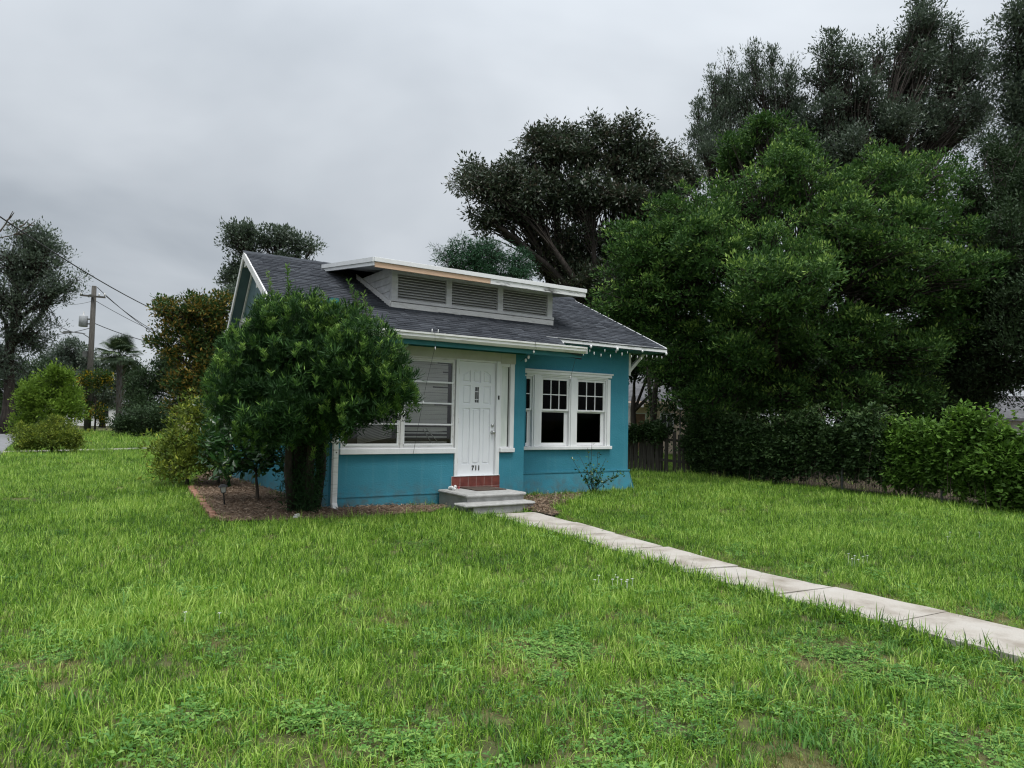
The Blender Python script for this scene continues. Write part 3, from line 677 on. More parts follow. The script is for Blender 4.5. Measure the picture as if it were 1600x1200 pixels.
ib('peephole_frame', 'whitedoor', (a, a + .035, .03, .07, z0, z1), (b_ - .035, b_, .03, .07, z0, z1), (a + .035, b_ - .035, .03, .07, z0, z0 + .03), (a + .035, b_ - .035, .03, .07, z1 - .03, z1))
ib('peephole_pane', 'black', (a + .035, b_ - .035, .055, .06, z0 + .03, z1 - .03))
gm = MB()
for u in (.045, .092): gm.box(a + u, a + u + .008, .038, .046, z0 + .03, z1 - .03)
for z in (.085, .235): gm.box(a + .036, b_ - .036, .0385, .0455, z0 + z, z0 + z + .012)
gm.build('grille', 'whitedoor', dd)
for z, r in ((1.47, .030), (1.335, .034)):
    m_ = MB(); m_.tube([(3.29, .03, z), (3.29, .012, z), (3.29, -.012, z), (3.29, -.034, z), (3.29, -.05, z)] if z < 1.4 else [(3.29, .03, z), (3.29, .008, z), (3.29, .0, z)], [r * 1.1, r * .9, r * .55, r * 1.05, r * .7] if z < 1.4 else [r * 1.1, r, r * .55], 16); m_.build('knob' if z < 1.4 else 'deadbolt', 'metal', dd, smooth=True)
for i, ch in enumerate('711'):
    cu = bpy.data.curves.new('number', 'FONT'); cu.body = ch; cu.size = .125; cu.extrude = .004; cu.offset = .0035; cu.align_x = 'CENTER'; cu.materials.append(MT['black'])
    tmp = bpy.data.objects.new('tmp', cu); me = bpy.data.meshes.new_from_object(tmp); bpy.data.objects.remove(tmp)
    o = bpy.data.objects.new('house_number', me); COL.objects.link(o); o.parent = dd; o.location = (2.862 + i * .068, .024, .605); o.rotation_euler = (pi / 2, 0, 0); o.scale = (.9, 1, 1)
for z in (2.45, 1.5, .75): ib('hinge', 'trim', (2.488, 2.499, -.034, -.0305, z, z + .10))
# doorbell
ib('doorbell', 'black', (3.375, 3.40, -.045, -.0305, 1.98, 2.06), parent=H)
# sidelight
ib('sidelight_frame', 'white', (3.431, 3.455, -.028, .08, 1.03, 2.698), (3.665, 3.762, -.036, .05, 1.03, 2.698), (3.455, 3.665, -.02, .08, 2.64, 2.698), (3.455, 3.665, -.02, .08, 1.03, 1.05), parent=H, bevel=.004)
ib('sidelight_panel', 'ply', (3.456, 3.635, .02, .03, 1.052, 2.638), parent=H); ib('sidelight_gap', 'black', (3.636, 3.664, .03, .04, 1.052, 2.638), parent=H)
ib('sill', 'white', (3.431, 3.775, -.07, .0, .945, 1.028), parent=H, bevel=.006)
# tiles on the riser
hb('tile_backing', 'grout', (2.375, 3.45, -.028, -.002, .24, .497))
rt_ = 6; tw = (3.45 - 2.375) / rt_
for r_, (z0, z1) in enumerate(((.308, .494), (.242, .298))):
    for k in range(rt_):
        hb('tile', 'tile', (2.375 + k * tw + .005, 2.375 + (k + 1) * tw - .005, -.036 + .001 * (k % 2), -.027, z0, z1))
hb('threshold', 'white', (2.42, 3.44, -.045, .10, .4985, .504))

# porch windows --------------------------------------------------------------
def awning(u0, u1, n, blind='blind', broken=0, missing=False):
    w_ = empty('window', (0, 0, 0), 0, H); z0, z1 = 1.05, 2.70
    hb('frame', 'trim', (u0, u0 + .035, .0, .09, z0, z1), (u1 - .035, u1, .0, .09, z0, z1), (u0 + .035, u1 - .035, .0, .09, z1 - .04, z1), (u0 + .035, u1 - .035, .0, .09, z0, z0 + .03), parent=w_, bevel=.003)
    hh = (z1 - .04 - z0 - .03) / n
    for k in range(n):
        a = z0 + .03 + k * hh
        hb('glazing_bar', 'white', (u0 + .036, u1 - .036, -.005, .045, a + hh - .016, a + hh + .014) if k < n - 1 else (u0 + .036, u1 - .036, .005, .035, a + hh - .02, a + hh - .002), parent=w_)
        p = MB(); lean = .03
        p.hexa([(u0 + .05, .022 , a + .002), (u1 - .05, .022, a + .002), (u1 - .05, .026, a + .002), (u0 + .05, .026, a + .002), (u0 + .05, .028, a + hh - .018), (u1 - .05, .028, a + hh - .018), (u1 - .05, .032, a + hh - .018), (u0 + .05, .032, a + hh - .018)])
        p.build('pane', 'glass', w_)
        for uu in (u0 + .037, u1 - .055): hb('stile', 'white', (uu, uu + .018, .004, .04, a + .002, a + hh - .018), parent=w_)
    hb('bottom_rail', 'white', (u0 + .036, u1 - .036, -.012, .05, z0 + .031, z0 + .07), parent=w_, bevel=.004)
    bl = MB(); rr = random.Random(int(u0 * 10))
    z = z0 + .06
    while z < z1 - .06:
        if broken and z < z0 + .40 and rr.random() < .45: z += .024; continue
        t = rr.uniform(-.002, .002); e1 = u1 - .10 if rr.random() < .9 else u1 - rr.uniform(.2, .5)
        zz = rr.uniform(-.004, .004)
        bl.hexa([(u0 + .07, .095, z), (e1, .095, z + zz), (e1, .10, z + zz), (u0 + .07, .10, z), (u0 + .07, .102, z + .0235), (e1, .102, z + .0235 + t + zz), (e1, .104, z + .0235 + t + zz), (u0 + .07, .104, z + .0235)]); z += .024
    if broken == 1:
        for (a_, b2, za, zb) in ((u0 + .52, u0 + .78, z0 + .36, z0 + .10), (u0 + .47, u0 + .66, z0 + .34, z0 + .05), (u0 + .6, u1 - .2, z0 + .30, z0 + .31)):
            bl.bar((a_, .08, za), (b2, .085, zb), .004, .026, (0, 0, 1) if abs(za - zb) < .05 else (0, 1, 0))
    if broken == 2:
        bl = MB()
        for k in range(26):      # the blind has slipped and hangs askew
            za = z0 + .08 + k * .026; bl.hexa([(u0 + .34, .095, za - .02), (u1 - .12, .095, za + .10 + k * .006), (u1 - .12, .10, za + .10 + k * .006), (u0 + .34, .10, za - .02), (u0 + .34, .102, za + .001), (u1 - .12, .102, za + .121 + k * .006), (u1 - .12, .105, za + .121 + k * .006), (u0 + .34, .105, za + .001)])
    bl.build('blind', 'blinddark' if broken == 2 else 'blind', w_)
    hb('backing', 'dark', (u0 - .1 if u0 > .5 else u0, u1, .32, .34, .95, 2.8), parent=w_)
    return w_
awning(.19, 1.30, 4, broken=2); awning(1.335, 2.415, 4, broken=1)
hb('mullion', 'trim', (1.301, 1.334, -.02, .09, 1.03, 2.72)); hb('window_head', 'trim', (.18, 2.42, -.03, .1, 2.702, 2.729))
hb('sill', 'white', (.16, 2.424, -.075, .0, .937, 1.035), bevel=.006); hb('sill_return', 'white', (.18, 2.42, .0, .1, .98, 1.048))
# side wall windows, mostly hidden behind the bushes
for v0, v1 in ((.9, 3.2), (4.0, 5.6)):
    w_ = empty('window', (0, 0, 0), 0, H)
    hb('frame', 'trim', (-.02, .1, v0, v0 + .06, 1.2, 2.45), (-.02, .1, v1 - .06, v1, 1.2, 2.45), (-.02, .1, v0 + .06, v1 - .06, 2.39, 2.45), (-.02, .1, (v0 + v1) / 2 - .03, (v0 + v1) / 2 + .03, 1.2, 2.39), parent=w_)
    hb('pane', 'glass', (.04, .045, v0 + .06, v1 - .06, 1.2, 2.39), parent=w_); hb('blind', 'blind', (.1, .105, v0 + .06, v1 - .06, 1.2, 2.39), parent=w_)
    hb('sill', 'white', (-.07, .0, v0 - .03, v1 + .03, 1.08, 1.2), parent=w_)

# right wing triple window ----------------------------------------------------
WV = .75
hb('window_casing', 'white', (4.60, 6.93, WV - .03, WV + .02, 2.57, 2.66), (6.90, 7.00, WV - .035, WV + .02, 1.02, 2.57), (4.80, 4.98, WV - .03, WV + .02, 1.02, 2.57), (5.82, 5.98, WV - .03, WV + .02, 1.02, 2.57), bevel=.004)
hb('window_crown', 'white', (4.045, 7.06, WV - .07, WV - .002, 2.662, 2.70), (4.045, 7.03, WV - .05, WV - .002, 2.60, 2.661), bevel=.005)
hb('sill', 'white', (4.045, 7.03, WV - .08, WV + .1, .947, 1.02), bevel=.006)
def sash_window(u0, u1, open_=0):
    w_ = empty('window', (0, 0, 0), 0, H); zm = 1.80; z0, z1 = 1.021, 2.569
    hb('jamb', 'white', (u0, u0 + .035, WV - .01, WV + .10, z0, z1), (u1 - .035, u1, WV - .01, WV + .10, z0, z1), (u0 + .035, u1 - .035, WV - .01, WV + .10, z1 - .03, z1), parent=w_)
    a, b_ = u0 + .036, u1 - .036
    us_ = hb('upper_sash', 'white', (a, a + .045, WV + .015, WV + .05, zm, z1 - .031), (b_ - .045, b_, WV + .015, WV + .05, zm, z1 - .031), (a + .045, b_ - .045, WV + .015, WV + .05, z1 - .085, z1 - .031), (a + .045, b_ - .045, WV + .008, WV + .05, zm, zm + .04), parent=w_, bevel=.003)
    ga, gb = a + .045, b_ - .045; za, zb = zm + .04, z1 - .085
    mt = MB()
    for k in (1, 2): mt.box(ga + (gb - ga) * k / 3 - .010, ga + (gb - ga) * k / 3 + .010, WV + .020, WV + .034, za, zb)
    mt.build('muntin', 'white', us_)
    mt = MB(); mt.box(ga, gb, WV + .019, WV + .035, (za + zb) / 2 - .010, (za + zb) / 2 + .010); mt.build('muntin', 'white', us_)
    for k in range(3):
        for j in range(2):
            p = MB(); x0 = ga + (gb - ga) * k / 3 + .011; x1 = ga + (gb - ga) * (k + 1) / 3 - .011
            y0 = za + (zb - za) * j / 2 + .011; y1 = za + (zb - za) * (j + 1) / 2 - .011
            p.box(x0, x1, WV + .036, WV + .039, y0, y1); p.build('pane', 'glassb', us_)
    ls = hb('lower_sash', 'white', (a, a + .028, WV + .052, WV + .085, z0 + .004, zm), (b_ - .095, b_, WV + .052, WV + .085, z0 + .004, zm), (a + .028, b_ - .095, WV + .052, WV + .085, z0 + .004, z0 + .075), (a + .028, b_ - .095, WV + .052, WV + .085, zm - .03, zm), parent=w_, bevel=.003)
    p = MB(); p.box(a + .028, b_ - .095, WV + .065, WV + .069, z0 + .075, zm - .03); p.build('pane', 'glassb', ls)
    hb('latch', 'trim', ((a + b_) / 2 - .03, (a + b_) / 2 + .03, WV - .0, WV + .0075, zm + .02, zm + .045), parent=w_)
sash_window(4.12, 4.80); sash_window(4.98, 5.82); sash_window(5.98, 6.90)
hb('curtain', 'blinddark', (5.63, 5.70, WV + .25, WV + .29, 1.9, 2.5))

# steps ------------------------------------------------------------------------
stp = empty('door_steps', HO, HA); tag(stp, 'two grey concrete steps with rounded nosings below the white front door', 'steps')
def sb(name, m, *bx, bevel=0, parent=stp): return hb(name, m, *bx, parent=parent, bevel=bevel)
sb('top_slab', 'concrete', (2.07, 3.34, -1.12, -.04, .215, .275), bevel=.022); sb('riser', 'concrete', (2.11, 3.30, -1.07, -.04, -.05, .216))
sb('bottom_slab', 'concrete', (1.86, 3.33, -1.42, -1.02, .085, .14), bevel=.02); sb('riser', 'concrete', (2.05, 3.30, -1.38, -1.072, -.05, .086))
dm_ = MB(); dm_.box(2.55, 3.2, -.72, -.08, .277, .292)
o = dm_.build('door_mat', 'mat'); o.location = HO; o.rotation_euler = (0, 0, HA + .03); tag(o, 'worn dark brown door mat on the top concrete step', 'doormat')
lit = MB()
for k in range(10):
    a = R.uniform(0, 6.28); c = Vector((2.30 + R.uniform(-.09, .11), -.30 + R.uniform(-.10, .12), .285 + R.uniform(0, .05))); lit.ball(c, R.uniform(.02, .035), 6, 4)
cl = lit.build('flower_bunch', 'paper'); cl.location = HO; cl.rotation_euler = (0, 0, HA); tag(cl, 'crumpled white flowers left at the left end of the top step', 'flowers')
for c_ in ((2.36, -.34, .33), (2.33, -.38, .31)): pk = MB(); pk.ball(c_, .013, 6, 4); pk.build('petal', 'pink', cl)

# light strings ------------------------------------------------------------------
def hw(u, v, w): return HO + HU * u + HV * v + Vector((0, 0, w))
def strand(pts, label, bulbs, r=.003, br=.009, grp='light strings hanging off the eaves'):
    root = empty('light_string', pts[0]); tag(root, label, 'string lights', grp)
    b = MB(); b.tube([Vector(p) - Vector(pts[0]) for p in pts], r, 5); b.build('cable', 'wire', root)
    bm_ = MB(); bm_.tube([(0, 0, 0), (0, 0, -.02), (0, 0, -.05), (0, 0, -.065)], [br * .5, br, br * .9, br * .2], 7); me = bm_.mesh('bulb', True); me.materials.append(MT['bulb'])
    for p in bulbs:
        o = link('bulb', me, root); o.location = Vector(p) - Vector(pts[0]); s_ = R.uniform(.8, 1.3); o.scale = (s_, s_, s_)
    return root
pts = []; bl_ = []
for k in range(40):
    u = 5.05 + k * .08; pts.append(hw(u, .15, 3.24 + .012 * sin(k * 1.3)))
    if k % 2 == 0: bl_.append(hw(u + R.uniform(-.03, .03), .15, 3.22 - R.choice((.02, .06, .10, .13))))
strand(pts, 'icicle lights strung under the white eave of the right wing', bl_)
bigs = MB(); bg_me = None
strand([hw(1.0, -.77, 3.1), hw(1.55, -.775, 3.11), hw(1.56, -.78, 2.85), hw(1.55, -.5, 2.2), hw(1.54, -.3, 1.6), hw(1.53, -.09, .94)], 'dark light cable hanging from the gutter to the porch window sill', [hw(1.56, -.78, 2.84), hw(1.5, -.765, 3.15), hw(1.62, -.765, 3.15), hw(1.545, -.4, 1.9)])
strand([hw(3.72, -.77, 3.1), hw(3.74, -.78, 2.95), hw(3.76, -.55, 2.86), hw(3.765, -.2, 2.75)], 'short light string with white bulbs beside the top of the door', [hw(3.74, -.70, 2.93), hw(3.76, -.5, 2.86), hw(3.765, -.4, 2.80)], br=.02)
strand([hw(4.9, -.74, 3.0), hw(4.95, -.5, 2.9), hw(5.4, .2, 2.6), hw(5.6, .5, 2.4), hw(5.63, .6, 2.25)], 'light cable dangling in front of the right hand windows', [hw(5.45, .3, 2.56), hw(5.62, .58, 2.3)])
sp_ = []
for k in range(5): sp_.append(hw(5.1 + k * .78, .13, 3.262))
strand([hw(5.0, .14, 3.252), hw(8.3, .14, 3.252)], 'row of larger white bulbs clipped along the right eave edge', sp_, br=.024)

# ------------------------------------------------------------------ garden objects
# path light
c = gr(351, 792); pl = empty('garden_lantern', (c.x, c.y, 0)); tag(pl, 'small black solar path lantern leaning in the mulch bed', 'lantern')
pl.rotation_euler = (radians(3), radians(-6), .4)
b = MB(); b.tube([(0, 0, -.02), (0, 0, .24)], .012, 8); b.build('post', 'black', pl)
b = MB(); b.tube([(0, 0, .24), (0, 0, .255)], [.03, .045], 8); b.build('base', 'black', pl)
for k in range(4):
    a = k * pi / 2; b = MB(); ca, sa = cos(a), sin(a)
    def rr_(x, y, z): return (x * ca - y * sa, x * sa + y * ca, z)
    b.hexa([rr_(-.030, .030, .256), rr_(.030, .030, .256), rr_(.030, .034, .256), rr_(-.030, .034, .256), rr_(-.045, .046, .35), rr_(.045, .046, .35), rr_(.045, .05, .35), rr_(-.045, .05, .35)]); b.build('pane', 'lampglass', pl)
    b = MB(); b.bar(rr_(.034, .034, .255), rr_(.05, .05, .355), .008, .008); b.build('frame_bar', 'black', pl)
b = MB(); b.hexa([(-.075, -.075, .352), (.075, -.075, .352), (.075, .075, .352), (-.075, .075, .352), (-.03, -.03, .395), (.03, -.03, .395), (.03, .03, .395), (-.03, .03, .395)]); b.build('cap', 'black', pl)
# litter
b = MB(); c = gr(463, 812); b.hexa([(-.05, -.02, .0), (.04, -.03, .0), (.05, .03, .0), (-.04, .03, .01), (-.03, -.01, .05), (.03, -.02, .07), (.04, .02, .06), (-.02, .02, .04)]); o = b.build('litter', 'paper'); o.location = (c.x, c.y, .03)
tag(o, 'white scrap of litter lying at the mulch edge below the big shrub', 'litter')
# brick edging
eb = empty('brick_edging', (0, 0, 0)); tag(eb, 'low reddish brick edging along the left side of the mulch bed', 'edging')
e0, e1 = Vector((-6.75, 15.1, 0)), Vector((-4.42, 10.75, 0)); n_ = int((e1 - e0).length / .225); dd_ = (e1 - e0).normalized()
bme = MB(); bme.box(-.1, .1, -.05, .05, -.03, .055); bme = bme.mesh('brick', bevel=.006); bme.materials.append(MT['brick'])
for k in range(n_):
    p = e0 + dd_ * (k * .225 + .1); o = link('brick', bme, eb); o.location = (p.x + R.uniform(-.02, .02), p.y, R.uniform(-.015, .012)); o.rotation_euler = (R.uniform(-.08, .08), R.uniform(-.06, .06), math.atan2(dd_.y, dd_.x) + R.uniform(-.1, .1))

# ------------------------------------------------------------------ shrubs by the house
def nohouse(P):
    d = P - np.array(HO); u = d @ np.array(HU); v = d @ np.array(HV); z = P[:, 2]
    inside = (u > -.02) & (u < 8.3) & (v > -.06) & (z < 3.0)
    under = (u > -.97) & (v > -.8) & (z > 2.9) & (z < 3.42 + .46 * (np.maximum(v, -.6) - .2)) & (v < 3.9)
    return ~(inside | under) & (z > .02)
yl = [lobe(490, 590, 10.9, 130, 95, 1.15), lobe(415, 560, 11.2, 80, 75, 1.0), lobe(380, 620, 11.3, 52, 70, .9), lobe(560, 560, 10.7, 78, 70, .9), lobe(600, 600, 10.6, 48, 52, .7), lobe(470, 510, 11.0, 70, 52, .8), lobe(530, 520, 11.0, 45, 45, .6),
      lobe(430, 500, 11.2, 40, 42, .6), lobe(560, 640, 10.7, 70, 40, .8), lobe(440, 660, 11.0, 80, 35, .9), lobe(625, 615, 10.6, 25, 30, .4), lobe(480, 672, 10.9, 70, 28, .6), lobe(410, 672, 11.2, 50, 26, .6), lobe(350, 600, 11.4, 28, 50, .6)]
yb = gr(478, 802)
yw = empty('podocarpus_shrub', (yb.x, yb.y, 0)); tag(yw, 'large rounded dark green shrub with needle leaves growing at the front left house corner', 'shrub')
base = np.array([yb.x, yb.y, 0])
ylr = [(l[0] - yb.x + .03, l[1] - yb.y, l[2], l[3] * .9, l[4] * .9, l[5] * .93) for l in yl]
kp = lambda P: nohouse(P + base)
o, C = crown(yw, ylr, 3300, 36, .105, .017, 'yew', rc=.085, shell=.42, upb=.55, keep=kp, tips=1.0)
# light upright new shoots, each a whorl of leaves at a twig end
tp = []
lob = np.array(ylr)
for px, py, h in ((418, 425, .42), (434, 455, .3), (449, 415, .5), (480, 470, .3), (504, 455, .35), (520, 470, .3), (545, 440, .5), (556, 455, .35), (568, 458, .4), (579, 482, .35), (595, 500, .3), (603, 508, .3), (530, 480, .3), (466, 465, .25), (400, 470, .3), (455, 440, .3), (490, 488, .25)):
    q = at(px, py, 10.9 + R.uniform(-.2, .3)) - Vector(base); tp.append((q, h))
for k in range(620):
    i = R.randrange(len(lob)); d = Vector((R.gauss(.2, 1), R.gauss(-.4, 1), R.gauss(.6, .8))).normalized(); q = Vector(lob[i, :3]) + Vector((d.x * lob[i, 3], d.y * lob[i, 4], d.z * lob[i, 5])) * R.uniform(.92, 1.08); tp.append((q, R.uniform(.08, .2)))
P = []; D = []; tt = []
sh = MB()
for q, h in tp:
    ax = Vector((R.gauss(0, .15), R.gauss(-.1, .15), 1)).normalized(); br = R.uniform(.55, 1)
    if h > .22: sh.tube([q - ax * h * 1.2, q], [.006, .003], 4)
    for j in range(int(14 + h * 120)):
        f = R.random(); a = R.uniform(0, 6.28); s_ = Vector((cos(a), sin(a), R.uniform(.4, 1.6))).normalized()
        P.append(q - ax * h * (1 - f)); D.append(s_); tt.append(min(1, (.55 + .45 * f) * br))
P = np.array(P); k_ = kp(P); P = P[k_]; D = np.array(D)[k_]; tt = np.array(tt)[k_]; n = len(P)
leaf_mesh('young_shoots', P, D, unit(np.cross(D, rng.normal(size=(n, 3)))), .06 + .03 * rng.random(n), np.full(n, .016), tt, 'shoot', yw)
sh.build('shoot_stem', 'bark', yw)
for k, (px, tpx, r) in enumerate(((457, 452, .06), (468, 468, .075), (481, 492, .07), (493, 512, .06), (476, 478, .055), (488, 500, .05), (462, 460, .045))):
    a = gr(px, 802 - k % 2 * 4) - Vector(base); t_ = at(tpx, 610, 10.95 + .1 * k) - Vector(base)
    m1 = a.lerp(t_, .35) + Vector((R.uniform(-.06, .06), R.uniform(-.05, .05), 0)); b = MB(); b.tube([a - Vector((0, 0, .05)), m1, a.lerp(t_, .7), t_], [r * 1.25, r, r * .85, r * .5], 9)
    tr = b.build('trunk', 'barkdark', yw, smooth=True)
lb = MB()
for i in rng.choice(len(C), 160): 
    e_ = Vector(C[i]); s_ = Vector((R.uniform(-.25, .25), .1, 2.0 + R.uniform(-.5, .5))); lb.tube([s_, s_.lerp(e_, .5) + Vector((0, 0, .06)), e_], [.018, .010, .004], 4, False)
lb.build('branch', 'barkdark', yw)
# epicormic leaves on the lower trunks
n = 5200; P = np.stack([rng.normal(size=n) * .20 + .02, rng.normal(size=n) * .12 - .10, rng.random(n) ** .9 * 1.3 + .02], 1)
P[:, 0] = np.clip(P[:, 0] * (.7 + .4 * P[:, 2]), -.42, .24 + .03 * rng.normal(size=n))
P[:, 0] += (P[:, 2] - .5) * .05
D = unit(rng.normal(size=(n, 3)) + np.array([0, -.3, .3])); leaf_mesh('trunk_shoots', P, D, unit(np.cross(D, rng.normal(size=(n, 3)))), .07 + .04 * rng.random(n), np.full(n, .014), rng.random(n) * .6, 'yew', yw)

# broad-leaved shrub left of it
b0 = gr(402, 783)
tree('broadleaf_shrub', (b0.x, b0.y, 0), at(400, 735, b0.y), .035, [lobe(395, 700, 13.1, 45, 35), lobe(370, 720, 12.9, 35, 30), lobe(425, 715, 13.0, 28, 30), lobe(400, 670, 13.1, 50, 25), lobe(360, 690, 13.1, 28, 30)], 150, 9, .15, .075, 'broad',
     'small glossy broad-leaved shrub with one thin trunk standing in the mulch bed', 'shrub', rc=.12, upb=-.1, keep=nohouse, bark='bark', ntw=10)
# yellow-green shrub
b0 = gr(292, 757)
tree('croton_shrub', (b0.x, b0.y, 0), at(292, 720, b0.y), .04, [lobe(300, 690, 16.0, 48, 50), lobe(270, 715, 15.6, 36, 30), lobe(320, 710, 15.6, 32, 40), lobe(300, 640, 16.2, 26, 28), lobe(320, 655, 16.2, 25, 30), lobe(285, 735, 15.4, 45, 18)], 420, 14, .10, .04, 'yellowgreen',
     'loose yellow-green shrub at the far left end of the mulch bed', 'shrub', rc=.13, upb=.3, tips=.6, keep=nohouse, bark='bark', ntw=14)
b0 = gr(340, 757)
tree('green_shrub', (b0.x, b0.y, 0), at(345, 720, b0.y), .035, [lobe(345, 640, 15.5, 28, 40), lobe(335, 690, 15.2, 22, 40), lobe(355, 670, 15.0, 22, 40)], 170, 14, .11, .045, 'broad',
     'upright mid-green shrub squeezed between the yellow-green shrub and the house wall', 'shrub', rc=.13, upb=.3, keep=nohouse, bark='bark', ntw=10)
# rose by the right wing
b0 = gr(928, 771); rs = empty('rose_bush', (b0.x, b0.y, 0)); tag(rs, 'spindly rose bush with few leaves in front of the right wing wall', 'shrub')
st = MB(); P = []; D = []
for px, py in ((905, 712), (918, 700), (925, 690), (934, 706), (947, 716), (960, 745), (915, 735), (940, 735), (893, 715), (975, 738), (928, 730), (912, 745), (936, 750)):
    q = at(px, py, 15.5 + R.uniform(-.25, .05)) - b0; s_ = Vector((R.uniform(-.05, .05), R.uniform(-.04, .04), 0)); mid = s_.lerp(q, .5) + Vector((R.uniform(-.05, .05), 0, .05))
    st.tube([s_, mid, q], [.008, .005, .003], 5)
    for j in range(34 if q.z < .75 else 9):
        f = R.uniform(.35, 1); p = (s_.lerp(mid, f * 2) if f < .5 else mid.lerp(q, f * 2 - 1)) + Vector((R.gauss(0, .03), R.gauss(0, .03), R.gauss(0, .03))); P.append(p); D.append(Vector((R.gauss(0, 1), R.gauss(0, 1), R.gauss(.2, .5))).normalized())
st.build('stem', 'bark', rs)
P = np.array(P); D = np.array(D); n = len(P); leaf_mesh('leaves', P, D, unit(np.cross(D, rng.normal(size=(n, 3)) * .4 + np.array([0, 0, 1.]))), .06 + .035 * rng.random(n), .035 + .02 * rng.random(n), rng.random(n), 'broad', rs)

# ------------------------------------------------------------------ fences, vines
A0 = Vector((3.75, 23.6, 0)); A1 = Vector((5.75, 21.75, 0))
wf = empty('wooden_fence', A0); tag(wf, 'dark weathered picket fence with gaps beside the neighbouring house', 'fence')
L_ = (A1 - A0).length; d_ = (A1 - A0).normalized(); k = 0; x = 0
ang = math.atan2(d_.y, d_.x)
while x < L_:
    if not (k in (9, 11)):
        h = 1.25 + R.uniform(-.08, .08); b = MB(); b.hexa([(-.065, -.01, -.05), (.065, -.01, -.05), (.065, .01, -.05), (-.065, .01, -.05), (-.065 + R.uniform(0, .015), -.01, h), (.065 - R.uniform(0, .02), -.01, h - R.uniform(0, .04)), (.065, .01, h - .02), (-.065, .01, h)])
        o = b.build('picket', 'fencewood', wf); o.location = d_ * x; o.rotation_euler = (0, R.uniform(-.03, .03), ang)
    x += .158; k += 1
for z in (.35, 1.0): b = MB(); b.bar((0, .035, z + .12), d_ * L_ + Vector((0, .035, z)), .04, .08); b.build('rail', 'fencewood', wf)
for x in (0, 1.35, L_): b = MB(); b.box(-.05, .05, .03, .13, -.05, 1.35); o = b.build('post', 'fencewood', wf); o.location = d_ * x; o.rotation_euler = (0, 0, ang)
vp = empty('fence_vine', A0); tag(vp, 'dark bushy vine heaped on top of the wooden picket fence', 'vine')
lb_ = [(( A1 - A0).x * f + R.uniform(-.1, .1), (A1 - A0).y * f, h, .32, .28, .24) for f, h in ((.08, 1.1), (.2, 1.25), (.35, 1.32), (.5, 1.22), (.95, .95), (1.1, 1.2), (1.05, .6))]
crown(vp, lb_, 300, 26, .10, .06, 'vinedark', rc=.14, shell=.5, upb=.1, name='foliage')
b = MB(); b.tube([(.3, .1, 0), (.35, .08, .7), (.5, .0, 1.3)], .02, 6); b.build('stem', 'bark', vp); b = MB(); b.tube([(1.7, -1.6, 0), (1.75, -1.6, .6), (1.9, -1.75, 1.1)], .02, 6); b.build('stem', 'bark', vp)
B0 = Vector((5.8, 21.7, 0)); B1 = Vector((11.6, 11.1, 0))
cf = empty('chain_link_fence', B0); tag(cf, 'galvanised chain link fence overgrown with vines along the right side of the lawn', 'fence')
L_ = (B1 - B0).length; d_ = (B1 - B0).normalized(); ang = math.atan2(d_.y, d_.x)
nx_ = 5
for k in range(nx_ + 1):
    b = MB(); b.tube([(0, 0, -.05), (0, 0, 1.28), (0, 0, 1.31)], [.028, .028, .012], 8); o = b.build('post', 'galv', cf); o.location = d_ * (L_ * k / nx_)
b = MB(); b.tube([(0, 0, 1.25), d_ * L_ + Vector((0, 0, 1.25))], .02, 6); b.build('top_rail', 'galv', cf)
b = MB(); x = -1.2
while x < L_:
    for sg in (1, -1):
        x0 = max(x, 0) if sg > 0 else max(x, 0); x1 = min(x + 1.2, L_)
        if x1 <= x0: continue
        za = (x0 - x) if sg > 0 else 1.2 - (x0 - x); zb = (x1 - x) if sg > 0 else 1.2 - (x1 - x)
        b.tube([d_ * x0 + Vector((0, 0, .03 + za)), d_ * x1 + Vector((0, 0, .03 + zb))], .0025, 3, False)
    x += .085
tag(b.build('wire_mesh', 'galv', cf), kind='stuff')

